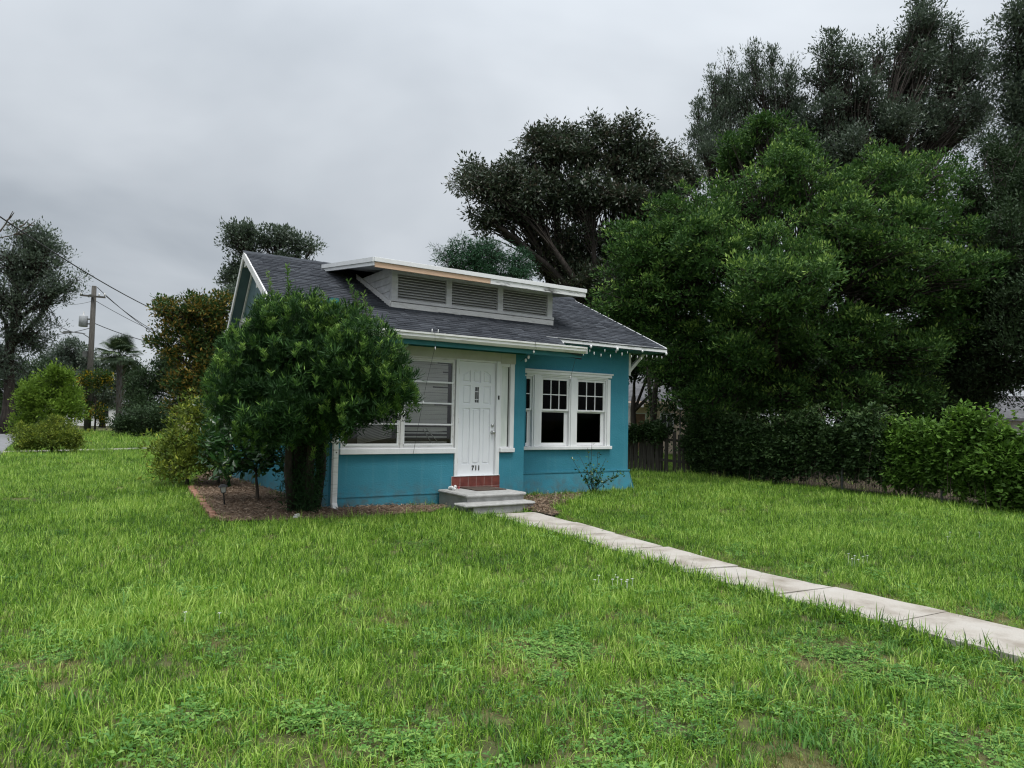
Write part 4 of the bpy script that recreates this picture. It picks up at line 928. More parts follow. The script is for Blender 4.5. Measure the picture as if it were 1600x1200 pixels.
b = MB(); nn_ = Vector((-d_.y, d_.x, 0)); nn_ = nn_ if nn_.x > 0 else -nn_
q0 = B0 - d_ * 1.0 + nn_ * .12; q1 = B1 + d_ * 8 + nn_ * .12; n_ = 14
for i in range(n_ + 1):
    p = q0.lerp(q1, i / n_); b.v += [(p.x, p.y, .036), (p.x + 16, p.y + 9, .036)]
for i in range(n_): b.f.append((2 * i, 2 * i + 2, 2 * i + 3, 2 * i + 1))
tag(b.build('leaf_litter_ground', 'soil'), kind='structure')
def vinerow(name, s0, s1, n, hts, thick, ncl, nl, L, Wd, m, label, rc=.14, low=0.0, drop=0.):
    root = empty(name, B0 + d_ * s0); tag(root, label, 'vine', 'vines covering the right hand fence')
    lb = []
    for k in range(n):
        f = (k + .5) / n; s_ = (s1 - s0) * f; h = np.interp(f, [0, .25, .5, .75, 1], hts)
        p = d_ * s_ + Vector((-d_.y, d_.x, 0)) * R.uniform(-.1, .1)
        h *= R.uniform(.84, 1.08); lb.append((p.x, p.y, (h + low) / 2, (s1 - s0) / n * .7, thick * R.uniform(.6, 1.15), (h - low) / 2))
    bb = np.array(B0 + d_ * s0)
    o, C = crown(root, lb, ncl, nl, L, Wd, m, rc=rc, shell=.5, upb=-.05, tips=.3, keep=lambda P: (P[:, 2] > .03), name='foliage')
    ru = MB(); P = []; D = []
    for _ in range(int((s1 - s0) * 9)):
        s_ = R.uniform(0, s1 - s0); h = np.interp(s_ / (s1 - s0), [0, .25, .5, .75, 1], hts) * .97; nn = Vector((-d_.y, d_.x, 0))
        p = d_ * s_ + nn * R.uniform(-.35, .15); 
        if R.random() < .5: a_ = Vector((p.x, p.y, h - .1)); q_ = a_ + d_ * R.uniform(-.4, .4) + nn * R.uniform(-.2, .2) + Vector((0, 0, R.uniform(.12, .42)))
        else: a_ = p + nn * (-R.random() * 0 + .3) + Vector((0, 0, h * R.uniform(.6, .9))); q_ = a_ + d_ * R.uniform(-.2, .2) + nn * .25 - Vector((0, 0, R.uniform(.3, .9)))
        m_ = a_.lerp(q_, .5) + Vector((0, 0, .08)); ru.tube([a_, m_, q_], .004, 3, False)
        for j in range(12):
            f = R.random(); w_ = (a_.lerp(m_, f * 2) if f < .5 else m_.lerp(q_, f * 2 - 1)); P.append(w_ + Vector((R.gauss(0, .03), R.gauss(0, .03), R.gauss(0, .03)))); D.append(Vector((R.gauss(0, 1), R.gauss(0, 1), R.gauss(-.2, .6))).normalized())
    ru.build('runner', 'bark', root); P = np.array(P); D = np.array(D); nr = len(P)
    leaf_mesh('runner_leaves', P, D, unit(np.cross(D, rng.normal(size=(nr, 3)) * .5 + np.array([0, 0, 1.]))), L * (.6 + .5 * rng.random(nr)), np.full(nr, Wd * .9), .4 + .5 * rng.random(nr), m, root)
    st = MB()
    for i in rng.choice(len(C), 60):
        e_ = Vector(C[i]); s_ = Vector((e_.x + R.uniform(-.3, .3), e_.y + R.uniform(-.3, .3), .0)); s_.xy = (e_.xy + Vector((R.uniform(-.5, .5) * d_.x, R.uniform(-.5, .5) * d_.y))); st.tube([s_, s_.lerp(e_, .5) + Vector((0, 0, .1)), e_], .005, 4, False)
    st.build('stem', 'bark', root)
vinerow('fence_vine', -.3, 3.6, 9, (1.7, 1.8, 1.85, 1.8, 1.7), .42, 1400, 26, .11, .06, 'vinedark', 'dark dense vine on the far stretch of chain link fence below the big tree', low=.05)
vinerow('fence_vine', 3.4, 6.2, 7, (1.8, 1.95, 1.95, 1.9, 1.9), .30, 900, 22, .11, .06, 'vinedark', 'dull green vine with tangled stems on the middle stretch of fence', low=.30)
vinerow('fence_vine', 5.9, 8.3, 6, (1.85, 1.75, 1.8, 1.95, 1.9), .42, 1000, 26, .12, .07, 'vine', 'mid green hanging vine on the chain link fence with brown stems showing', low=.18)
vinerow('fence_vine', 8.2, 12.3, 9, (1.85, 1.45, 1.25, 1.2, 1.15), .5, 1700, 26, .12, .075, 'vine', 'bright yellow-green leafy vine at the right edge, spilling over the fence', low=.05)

# ------------------------------------------------------------------ trees on the right
tree('laurel_tree', (8.8, 22.6, 0), (8.6, 22.6, 4.2), .3,
     [lobe(1000, 400, 22, 62, 60), lobe(1075, 345, 22.5, 72, 62), lobe(1175, 315, 23, 70, 62), lobe(1260, 300, 23, 62, 60), lobe(1350, 300, 23, 72, 58), lobe(1440, 300, 23, 72, 60), lobe(1490, 360, 22.5, 62, 70),
      lobe(1200, 405, 21, 92, 70), lobe(1225, 460, 19.0, 92, 72), lobe(1340, 410, 21.5, 110, 80), lobe(1430, 450, 21.5, 85, 80), lobe(1090, 450, 21.5, 90, 80), lobe(985, 465, 22, 55, 50), lobe(1150, 535, 21, 80, 70),
      lobe(1290, 540, 21.5, 90, 70), lobe(1400, 560, 22, 85, 60), lobe(1060, 555, 22, 55, 60), lobe(1120, 600, 22, 40, 50), lobe(1030, 500, 22, 60, 50), lobe(1180, 610, 22, 50, 45), lobe(1500, 440, 22.5, 55, 60), lobe(1110, 390, 20.5, 60, 50), lobe(1400, 350, 21.5, 60, 50), lobe(1300, 350, 21.5, 60, 50), lobe(1480, 520, 22.5, 55, 55), lobe(1110, 625, 21.5, 50, 40), lobe(1210, 625, 21.5, 60, 40), lobe(1320, 620, 21.5, 60, 42), lobe(1420, 620, 22, 55, 42), lobe(960, 480, 22, 36, 34), lobe(1040, 400, 22, 50, 50), lobe(1210, 270, 23.5, 40, 34), lobe(1380, 265, 23.5, 40, 30), lobe(1470, 262, 23.5, 36, 32)],
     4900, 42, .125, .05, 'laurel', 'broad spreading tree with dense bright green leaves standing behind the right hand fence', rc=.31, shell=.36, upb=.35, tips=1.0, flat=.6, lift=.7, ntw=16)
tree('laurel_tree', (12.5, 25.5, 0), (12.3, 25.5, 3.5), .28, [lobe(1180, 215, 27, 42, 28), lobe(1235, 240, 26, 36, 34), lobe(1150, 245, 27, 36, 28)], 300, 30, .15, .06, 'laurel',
     'light green treetop rising behind the broad spreading tree, left of centre', rc=.28, upb=.3, tips=.5, ntw=10)
tree('live_oak', (15.6, 23.8, 0), (15.4, 23.8, 4.5), .38,
     [lobe(1560, 400, 22, 70, 90), lobe(1510, 480, 23, 60, 80), lobe(1590, 520, 21, 60, 90), lobe(1560, 590, 22, 60, 50), lobe(1480, 560, 24, 60, 60), lobe(1620, 330, 23, 70, 90), lobe(1660, 480, 21, 60, 100), lobe(1590, 250, 25, 50, 70), lobe(1530, 620, 23, 45, 35), lobe(1470, 470, 24, 60, 60), lobe(1530, 320, 24.5, 50, 50)],
     3300, 32, .12, .05, 'oak', 'dark live oak with shaded crown at the right edge of the picture', rc=.32, shell=.5, ntw=12)
tree('oak_tree', (17.5, 36, 0), (17.8, 36, 9), .42,
     [lobe(1300, 110, 36, 42, 50), lobe(1340, 160, 36, 50, 60), lobe(1285, 190, 36, 50, 50), lobe(1440, 60, 37, 42, 60), lobe(1430, 130, 37, 55, 60), lobe(1500, 110, 37, 48, 62), lobe(1480, 190, 36, 60, 60), lobe(1390, 210, 36, 62, 50), lobe(1320, 250, 35, 60, 50), lobe(1530, 180, 37, 30, 50), lobe(1300, 70, 36, 14, 28), lobe(1345, 100, 36, 16, 34), lobe(1375, 80, 36, 13, 34), lobe(1440, 15, 37, 18, 36), lobe(1490, 50, 37, 15, 32), lobe(1525, 90, 37, 14, 34)],
     2100, 30, .17, .07, 'hazyoak', 'tall dark open-crowned tree reaching the top of the picture behind the right hand trees', rc=.42, shell=.6, flat=.8, ntw=34)
tree('willow_tree', (12.8, 38, 0), (12.9, 38, 7.5), .3,
     [lobe(1120, 190, 38, 42, 60), lobe(1165, 150, 38, 42, 55), lobe(1215, 160, 38, 45, 62), lobe(1250, 200, 38, 40, 50), lobe(1150, 230, 37, 55, 45), lobe(1100, 235, 37, 28, 45), lobe(1115, 130, 38, 12, 28), lobe(1140, 110, 38, 12, 30), lobe(1175, 100, 38, 13, 30), lobe(1205, 98, 38, 12, 30), lobe(1235, 120, 38, 13, 30), lobe(1090, 170, 38, 10, 26)],
     1200, 28, .17, .05, 'hazyoak', 'wispy grey-green tree with upright shoots left of the tallest tree', rc=.34, shell=.6, upb=1.1, ntw=34)
tree('oak_tree', (26.8, 34, 0), (26.5, 34, 10), .4,
     [lobe(1590, 70, 33, 32, 70), lobe(1620, 30, 33, 50, 60), lobe(1585, 170, 33, 40, 60), lobe(1640, 200, 33, 60, 100), lobe(1560, 240, 33, 45, 50), lobe(1600, 280, 33, 60, 60)], 1100, 28, .18, .07, 'hazyoak', 'dark treetop cut off by the top right corner of the picture', rc=.4, shell=.6, ntw=24)
# the big brownish tree behind the house
tree('mahogany_tree', (3.5, 31.5, 0), (4.0, 31.5, 6.2), .36,
     [lobe(745, 285, 31, 40, 35), lobe(780, 300, 31, 42, 48), lobe(730, 330, 31, 0.1), lobe(850, 245, 31.5, 48, 42), lobe(830, 320, 31, 52, 42), lobe(905, 225, 31.5, 50, 42), lobe(960, 230, 31.5, 50, 42), lobe(1020, 250, 31.5, 52, 42), lobe(1050, 290, 31.5, 40, 50),
      lobe(920, 300, 31, 60, 46), lobe(1000, 320, 31, 60, 42), lobe(870, 210, 31.5, 28, 26), lobe(1040, 340, 31, 40, 40), lobe(770, 345, 31, 30, 28)],
     1700, 32, .19, .075, 'hazybrown', 'large tree with brown-tinged leaves and forking limbs rising behind the dormer', rc=.42, shell=.5, flat=.7, droop=.35, upb=.1, ntw=22)
tree('oak_tree', (2.4, 33.0, 0), (2.6, 33, 3.5), .25,
     [lobe(880, 410, 32, 50, 50), lobe(930, 430, 32, 50, 60), lobe(900, 470, 32, 60, 50), lobe(960, 480, 31, 45, 60), lobe(850, 385, 32, 28, 35), lobe(990, 400, 31, 40, 50), lobe(1000, 540, 31, 50, 60), lobe(900, 370, 32, 45, 40), lobe(955, 380, 32, 50, 40), lobe(1020, 390, 31.5, 50, 45), lobe(1050, 440, 31, 45, 45)],
     1800, 26, .16, .07, 'hazybrown', 'dark brownish tree filling the gap right of the dormer below the larger one', rc=.38, shell=.5, ntw=16)
tree('mimosa_tree', (-.9, 29.5, 0), (-1.1, 29.5, 4.2), .2,
     [lobe(735, 395, 29, 36, 24), lobe(700, 395, 29, 26, 16), lobe(770, 400, 29, 35, 26), lobe(720, 420, 29, 40, 18), lobe(810, 415, 29.5, 32, 28), lobe(780, 430, 29, 45, 22)], 420, 34, .17, .03, 'mimosa',
     'feathery blue-green tree peeping over the dormer roof', rc=.3, flat=.45, upb=0, droop=.1, ntw=14)
# trees added behind the fence line as a dense backdrop to darken the gap
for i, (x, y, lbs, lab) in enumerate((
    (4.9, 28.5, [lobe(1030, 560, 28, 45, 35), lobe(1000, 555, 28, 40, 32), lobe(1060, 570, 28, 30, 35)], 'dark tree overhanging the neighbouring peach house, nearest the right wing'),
    (11.5, 27.5, [lobe(1130, 600, 27, 60, 60), lobe(1200, 590, 27, 70, 60), lobe(1270, 600, 27, 60, 60)], 'tree added to keep the gap dark above the middle of the fence'),
    (17.5, 28.0, [lobe(1340, 600, 28, 60, 70), lobe(1410, 590, 28, 60, 60), lobe(1480, 600, 28, 50, 60)], 'tree added to keep the gap dark above the right part of the fence'))):
    tree('backdrop_tree', (x, y, 0), (x, y, 2.6), .16, lbs, 560, 26, .16, .07, 'oak', lab, group='shaded trees behind the fence', rc=.36, shell=.6, ntw=10)
ug = empty('undergrowth', (12, 30, 0)); ug['kind'] = 'stuff'; ug['label'] = 'undergrowth added as a dark backdrop behind the fence and trees'; ug['category'] = 'undergrowth'
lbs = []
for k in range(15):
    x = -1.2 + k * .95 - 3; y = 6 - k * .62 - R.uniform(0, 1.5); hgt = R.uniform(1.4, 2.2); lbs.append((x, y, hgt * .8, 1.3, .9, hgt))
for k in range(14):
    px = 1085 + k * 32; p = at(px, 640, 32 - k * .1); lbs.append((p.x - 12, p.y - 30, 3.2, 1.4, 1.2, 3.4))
crown(ug, lbs[15:], 2600, 26, .2, .1, 'vinedark', rc=.4, shell=.6, name='foliage', kind='stuff', keep=lambda P: P[:, 2] > .05)  # foliage mass added so the space under the trees stays dark

# viney trunks seen in the gap
for px, tpx, y, r, lab in ((1112, 1125, 24.5, .16, 'vine-clad trunk rising behind the picket fence end'), (1010, 1030, 26, .12, 'leaning thin dark trunk in front of the peach house, left'), (1022, 1012, 26.5, .10, 'second thin dark trunk in front of the peach house, leaning left')):
    a = at(px, 700, y); a.z = 0; t_ = at(tpx, 560, y); root = empty('bare_tree', a); tag(root, lab, 'tree')
    b = MB(); v_ = t_ - a; b.tube([(0, 0, -.1), v_ * .35 + Vector((.08, 0, 0)), v_ * .7, v_], [r * 1.3, r, r * .8, r * .6], 8); b.build('trunk', 'barkdark', root, smooth=True)
    n = 500; f = rng.random(n); aa = rng.random(n) * 6.28
    P = np.array(v_)[None, :] * f[:, None] + np.stack([np.cos(aa), np.sin(aa), aa * 0], 1) * (r * 1.05); D = unit(np.stack([np.cos(aa), np.sin(aa), rng.normal(size=n) * .5], 1) + rng.normal(size=(n, 3)) * .4)
    leaf_mesh('foliage', P, D, unit(np.cross(D, rng.normal(size=(n, 3)))), .08 + .06 * rng.random(n), .05 + .02 * rng.random(n), rng.random(n), 'vinedark', root)

# ------------------------------------------------------------------ neighbouring houses
def nb(name, m, root, *bx, bevel=0):
    b = MB()
    for x in bx: b.box(*x)
    return b.build(name, m, root, bevel=bevel)
pc = at(1080, 660, 34); pl_ = at(940, 660, 38)
ph = empty('neighbour_house', (pc.x, pc.y, 0), math.atan2(pl_.y - pc.y, pl_.x - pc.x) + pi); tag(ph, 'peach clapboard house with grey roof seen past the right wing', 'house')
nb('wall', 'peach', ph, (-6, 0, .02, 5, 0, 2.62))
for k in range(14):
    z = .05 + k * .185
    for x0, x1 in ((-6, -3.35), (-2.55, -1.75), (-.95, 0)) if z < 2.05 else ((-6, 0),):
        b = MB(); b.hexa([(x0, -.03, z), (x1, -.03, z), (x1, .019, z), (x0, .019, z), (x0, -.005, z + .18), (x1, -.005, z + .18), (x1, .019, z + .18), (x0, .019, z + .18)]); b.build('siding_board', 'peach', ph)
w_ = nb('window', 'white', ph, (-1.75, -1.68, -.05, .0, 1.1, 2.05), (-1.02, -.95, -.05, .0, 1.1, 2.05), (-1.68, -1.02, -.05, 0, 1.98, 2.05), (-1.68, -1.02, -.05, 0, 1.1, 1.17), (-1.38, -1.32, -.05, 0, 1.17, 1.98)); nb('pane', 'black', w_, (-1.68, -1.02, -.012, -.004, 1.17, 1.98))
b = MB(); b.hexa([(-1.76, -.03, .05), (-.94, -.03, .05), (-.94, .019, .05), (-1.76, .019, .05), (-1.76, -.005, 1.09), (-.94, -.005, 1.09), (-.94, .019, 1.09), (-1.76, .019, 1.09)]); b.build('siding_board', 'peach', ph)
dr_ = nb('door', 'brown', ph, (-3.25, -2.65, -.03, .0, .1, 2.0)); nb('door_frame', 'white', dr_, (-3.35, -3.25, -.05, 0, .1, 2.05), (-2.65, -2.55, -.05, 0, .1, 2.05), (-3.25, -2.65, -.05, 0, 2.0, 2.05))
b = MB(); b.hexa([(-6.3, -.6, 2.50), (.4, -.6, 2.50), (.4, 2.5, 3.9), (-6.3, 2.5, 3.9), (-6.3, -.6, 2.64), (.4, -.6, 2.64), (.4, 2.5, 4.04), (-6.3, 2.5, 4.04)])
b.hexa([(-6.3, 2.5, 3.9), (.4, 2.5, 3.9), (.4, 5.6, 2.5), (-6.3, 5.6, 2.5), (-6.3, 2.5, 4.04), (.4, 2.5, 4.04), (.4, 5.6, 2.64), (-6.3, 5.6, 2.64)]); b.build('roof', 'greyroof', ph)
nb('fascia_board', 'peach', ph, (-6.3, .4, -.64, -.605, 2.48, 2.63)); nb('porch_canopy', 'white', ph, (-4.4, -2.3, -1.9, -.66, 2.32, 2.50))
nb('porch_post', 'white', ph, (-2.42, -2.32, -1.8, -1.7, 0, 2.32))
c = at(1063, 637, 31); sdh = empty('satellite_dish', (c.x, c.y, 0)); tag(sdh, 'round pale satellite dish on a pole in front of the peach house', 'satellite dish')
b = MB(); b.tube([(0, 0, 0), (0, .03, c.z)], .025, 8); b.build('pole', 'galv', sdh)
b = MB(); b.tube([(0, .02, c.z), (0, -.015, c.z + .02), (0, -.05, c.z + .04)], [.025, .10, .155], 20, False); b.build('dish', 'white', sdh, smooth=True)
b = MB(); b.bar((0, -.02, c.z - .24), (0, -.35, c.z - .05), .02, .02); b.build('feed_arm', 'galv', sdh)
pr_ = at(1560, 660, 31); rh = empty('pale_house', (pr_.x, pr_.y, 0), -.2); tag(rh, 'pale low building glimpsed under the trees at the right edge', 'house')
nb('wall', 'pinkwall', rh, (-1.0, 6, 0, 4, 0, 2.0)); b = MB(); b.hexa([(-1.3, -.5, 1.95), (6.3, -.5, 1.95), (6.3, 2, 3.0), (-1.3, 2, 3.0), (-1.3, -.5, 2.07), (6.3, -.5, 2.07), (6.3, 2, 3.12), (-1.3, 2, 3.12)]); b.build('roof', 'greyroof', rh)
w_ = nb('window', 'white', rh, (-.4, .1, -.04, -.001, .9, 1.7)); nb('pane', 'black', w_, (-.33, .03, -.05, -.041, .97, 1.63))
pw = at(150, 655, 76); wh = empty('white_house', (pw.x - 1, pw.y, 0), .5); tag(wh, 'far white building glimpsed between trunks behind the utility pole', 'house')
nb('wall', 'white', wh, (-4, 5, 0, 5, 0, 2.4)); b = MB(); b.prism([(-.4, 2.38), (2.5, 3.4), (5.4, 2.38)], 'x', -4.3, 5.3); b.build('roof', 'greyroof', wh)
w_ = nb('window', 'black', wh, (1, 2, -.03, -.001, 1, 1.9))

# ------------------------------------------------------------------ left background
pb = gr(136, 676); up_ = empty('utility_pole', (pb.x, pb.y, 0)); tag(up_, 'tall weathered wooden utility pole with crossarm and grey transformer', 'utility pole')
pH = at(148, 447, pb.y).z
b = MB(); b.tube([(0, 0, -.1), (0, 0, pH * .5), (0, 0, pH)], [.24, .20, .16], 12); b.build('pole', 'pole', up_, smooth=True)
cz = at(148, 464, pb.y).z
b = MB(); b.bar((-.85, -.25, cz + .08), (1.0, -.25, cz - .06), .11, .13); ca_ = b.build('crossarm', 'pole', up_)
for x in (-.8, .55, .95): b = MB(); b.tube([(x, -.25, cz), (x, -.25, cz + .12), (x, -.25, cz + .2), (x, -.25, cz + .26)], [.03, .06, .06, .03], 8); b.build('insulator', 'trim', ca_, smooth=True)
tz = at(134, 502, pb.y).z
b = MB(); b.tube([(-.62, -.1, tz - .42), (-.62, -.1, tz - .40), (-.62, -.1, tz + .36), (-.62, -.1, tz + .42)], [.24, .30, .30, .26], 16); tf = b.build('transformer', 'transf', up_, smooth=True)
b = MB(); b.tube([(-.62, -.1, tz + .42), (-.62, -.1, tz + .55), (-.62, -.1, tz + .72)], [.08, .05, .03], 8); b.build('bushing', 'trim', tf)
b = MB(); b.box(-.35, -.15, -.12, -.06, tz + .1, tz + .2); b.box(-.35, -.15, -.12, -.06, tz - .25, tz - .15); b.build('mount', 'galv', tf)
lz = at(130, 520, pb.y).z
b = MB(); b.tube([(-.15, -.1, lz - .35), (-.6, -.2, lz - .05), (-1.1, -.3, lz), (-1.5, -.4, lz)], .035, 6); la = b.build('lamp_arm', 'galv', up_)
b = MB(); b.hexa([(-1.95, -.5, lz - .1), (-1.4, -.5, lz - .1), (-1.4, -.25, lz - .1), (-1.95, -.25, lz - .1), (-1.8, -.45, lz + .06), (-1.4, -.45, lz + .08), (-1.4, -.3, lz + .08), (-1.8, -.3, lz + .06)]); b.build('lamp_head', 'galv', la)
mz = at(134, 553, pb.y).z; b = MB(); b.box(-.45, -.16, -.3, -.1, mz - .25, mz + .2); b.build('meter_box', 'galv', up_)
def cable(p, q, sag, label, r=.02):
    p = Vector(p); q = Vector(q); pts = [p.lerp(q, t / 14) - Vector((0, 0, sag * 4 * (t / 14) * (1 - t / 14))) - p for t in range(15)]
    b = MB(); b.tube(pts, r, 5); o = b.build('overhead_cable', 'wire'); o.location = p; tag(o, label, 'cable', 'overhead cables on the left')
PT = Vector((pb.x, pb.y - .2, cz))
cable(at(-20, 325, 20), at(300, 508, 42), .35, 'thick service cable sweeping from the top left down to the autumn tree', .022)
cable(at(-20, 385, 30), at(133, 521, 52), 1.0, 'cable curving from the left edge to the street lamp arm')
cable(at(-20, 440, 30), at(118, 550, 60), .3, 'cable dropping from the left edge behind the treetops')
cable(at(-20, 500, 40), at(90, 545, 62), .3, 'lowest cable at the far left behind the leaves')
cable(at(152, 449, pb.y), at(300, 555, 70), .5, 'upper cable running right from the pole top', .025)
cable(at(166, 463, pb.y), at(300, 540, 70), .6, 'second cable running right from the crossarm end', .025)
cable(at(146, 468, pb.y), at(300, 540, 66), .3, 'cable running right from below the crossarm', .02)
cable(at(147, 505, pb.y), at(320, 545, 66), .5, 'low cable running right from the middle of the pole', .03)
cable(at(40, 522, 60), at(146, 511, pb.y), .3, 'slack cable running left from the transformer', .025)
cable(at(90, 474, 70), at(146, 470, pb.y), .2, 'thin cable leaving the crossarm to the left', .015)

def tl(name, base, lobes, nclump, nleaf, L, Wd, m, label, **k):
    r0 = k.pop('r0', .25); c = at(*base) if len(base) == 3 else base; c = Vector((c.x, c.y, 0)); z = np.mean([l[2] for l in lobes]) * .75
    tree(name, c, (c.x, c.y, z), r0, lobes, nclump, nleaf, L, Wd, m, label, **k)
tl('live_oak', (10, 660, 46), [lobe(20, 400, 45, 55, 45), lobe(70, 410, 45, 50, 45), lobe(105, 445, 45, 32, 26), lobe(20, 470, 45, 60, 50), lobe(-40, 430, 45, 50, 60), lobe(60, 380, 45, 22, 24), lobe(45, 530, 46, 40, 30), lobe(0, 560, 46, 50, 40), lobe(80, 465, 45, 32, 22)], 1150, 22, .19, .08, 'hazyoak', 'big dark oak leaning in from the left edge above the road', rc=.48, shell=.5, ntw=20, r0=.4)
# bare branches at the top left
bt = empty('bare_branch', at(-20, 372, 44)); tag(bt, 'leafless branch sticking up at the left edge above the oak', 'branch'); b = MB(); o0 = at(-20, 372, 44)
for (x1, y1, x2, y2) in ((-20, 372, 22, 367), (22, 367, 55, 345), (0, 362, 20, 330), (22, 367, 50, 360), (10, 345, 22, 332), (30, 355, 45, 343), (0, 362, -20, 300), (45, 350, 54, 352), (12, 352, 30, 343)):
    b.tube([at(x1, y1, 44) - o0, at((x1 + x2) / 2, (y1 + y2) / 2 + 2, 44.1) - o0, at(x2, y2, 44) - o0], [.05, .04, .02], 5, False)
b.build('twig', 'bark', bt)
tl('oak_tree', (20, 660, 58), [lobe(20, 620, 58, 50, 55), lobe(60, 590, 58, 45, 40), lobe(-20, 600, 58, 50, 60), lobe(20, 655, 57, 60, 30)], 900, 24, .22, .11, 'oak', 'dark tree mass under the big oak beside the road', rc=.55, ntw=8)
tl('oak_tree', (95, 660, 68), [lobe(90, 570, 68, 35, 30), lobe(120, 585, 68, 40, 35), lobe(105, 550, 68, 24, 18), lobe(80, 600, 67, 40, 40)], 560, 24, .24, .11, 'hazyoak', 'mid green tree behind the pole, left of it', rc=.5, ntw=8)
tl('oak_tree', (160, 660, 70), [lobe(160, 590, 70, 32, 35), lobe(190, 600, 70, 35, 40), lobe(135, 565, 70, 20, 22), lobe(150, 620, 69, 35, 35)], 560, 24, .24, .11, 'hazyoak', 'dusky tree behind the pole and the palm', rc=.5, ntw=8)
tl('oak_tree', (235, 660, 60), [lobe(235, 600, 60, 38, 42), lobe(262, 580, 60, 30, 40), lobe(215, 630, 59, 36, 36), lobe(245, 650, 58, 45, 28), lobe(205, 585, 62, 20, 22)], 760, 24, .22, .1, 'oak', 'dark green tree right of the palm', rc=.5, ntw=8)
tl('evergreen_shrub', (225, 672, 44), [lobe(225, 655, 44, 38, 26), lobe(200, 665, 44, 28, 18), lobe(255, 660, 44, 26, 24)], 520, 24, .14, .07, 'oak', 'low dark shrubs massed below the palm', cat='shrub', rc=.3, ntw=6, r0=.08)
tl('bright_tree', (75, 672, 42), [lobe(75, 620, 42, 36, 42), lobe(50, 640, 42, 24, 34), lobe(100, 640, 42, 26, 38), lobe(82, 590, 42, 26, 22), lobe(95, 605, 42, 22, 25), lobe(35, 665, 42, 18, 18)], 620, 24, .17, .08, 'bright', 'vivid light green small tree left of the pole', rc=.3, upb=.5, tips=.3, ntw=10, r0=.1)
tl('yellow_flowering_shrub', (148, 670, 52), [lobe(155, 600, 52, 16, 22), lobe(130, 595, 52, 14, 18), lobe(152, 645, 52, 18, 16), lobe(128, 630, 52, 12, 20), lobe(165, 590, 52, 10, 12)], 240, 18, .15, .09, 'yellow', 'slender shrub dotted with yellow flowers around the pole', cat='shrub', rc=.3, ntw=8, r0=.08)
tl('azalea_bush', (80, 705, 26.8), [lobe(80, 685, 26.6, 46, 26), lobe(50, 690, 26.4, 30, 20), lobe(108, 688, 26.6, 26, 22), lobe(85, 668, 26.8, 30, 16), lobe(35, 695, 26.3, 16, 10)], 620, 24, .085, .04, 'yellowgreen', 'rounded yellow-green bush by the far pavement at the left', cat='bush', rc=.14, upb=.4, ntw=14, r0=.06, keep=lambda P: P[:, 2] > .12)
tl('autumn_tree', (325, 690, 30), [lobe(290, 490, 30, 42, 26), lobe(325, 480, 30, 32, 28), lobe(265, 500, 30, 24, 22), lobe(250, 535, 30, 18, 16), lobe(290, 535, 30, 36, 32), lobe(335, 520, 30, 34, 40), lobe(355, 470, 30, 20, 22), lobe(320, 575, 30, 38, 34), lobe(350, 560, 30, 32, 50), lobe(285, 585, 30, 26, 26), lobe(285, 620, 30, 30, 28), lobe(320, 640, 30, 45, 45), lobe(360, 640, 30, 30, 50)],
   1250, 26, .15, .07, 'autumn', 'tree turning orange-brown with dark green patches left of the gable', rc=.3, ntw=18, r0=.22)
tl('oak_tree', (420, 690, 38), [lobe(385, 385, 38, 36, 32), lobe(430, 375, 38, 32, 26), lobe(470, 385, 38, 26, 16), lobe(370, 425, 38, 24, 30), lobe(400, 430, 38, 40, 30), lobe(488, 388, 38, 16, 10), lobe(365, 455, 36, 20, 18), lobe(450, 415, 38, 30, 20)], 620, 26, .17, .08, 'hazyoak', 'dark rounded treetop showing above the gable peak', rc=.34, ntw=26, r0=.25)
# palm
pp = at(185, 665, 50); pm = empty('cabbage_palm', (pp.x, pp.y, 0)); tag(pm, 'shaggy cabbage palm with grey trunk right of the utility pole', 'palm')
top = at(187, 560, 50) - Vector((pp.x, pp.y, 0))
b = MB(); b.tube([(0, 0, -.1), top * .5, top], [.2, .17, .19], 10); tk = b.build('trunk', 'pole', pm, smooth=True)
b = MB()
for k in range(46):
    z = top.z * (.35 + .6 * k / 46); a = k * 2.4; b.bar((cos(a) * .15, sin(a) * .15, z), (cos(a) * .34, sin(a) * .34, z + .25), .05, .02)
b.build('boot', 'bark', tk)
P = []; D = []; SD = []; LL = []; tt = []; fs_ = MB()
for k in range(34):
    a = R.uniform(0, 6.28); el = R.uniform(-1.0, 1.35); dv_ = Vector((cos(a) * cos(el), sin(a) * cos(el), sin(el))); hub = top + dv_ * R.uniform(.5, .95) + Vector((0, 0, .2)); tn = R.random()
    fs_.tube([top, hub], .018, 4, False); sd0 = dv_.cross(Vector((0, 0, 1))).normalized(); u0 = sd0.cross(dv_)
    for j in range(30):
        t_ = (j / 29 - .5) * 3.6; d2 = (dv_ * cos(t_) + sd0 * sin(t_)).normalized(); l_ = .85 * (.65 + .35 * cos(t_))
        P.append(hub); D.append((d2 + Vector((0, 0, -.15))).normalized()); SD.append(u0.cross(d2).normalized()); LL.append(l_); tt.append(tn * .7 + R.random() * .3)
        P.append(hub + D[-1] * l_ * .7); D.append((d2 + Vector((0, 0, -1.0))).normalized()); SD.append(SD[-1]); LL.append(l_ * .5); tt.append(tt[-1])
n = len(P); leaf_mesh('frond', np.array(P), np.array(D), np.array(SD), np.array(LL), np.full(n, .06), np.array(tt), 'palm', pm)
fs_.build('frond_stalk', 'palm', pm)

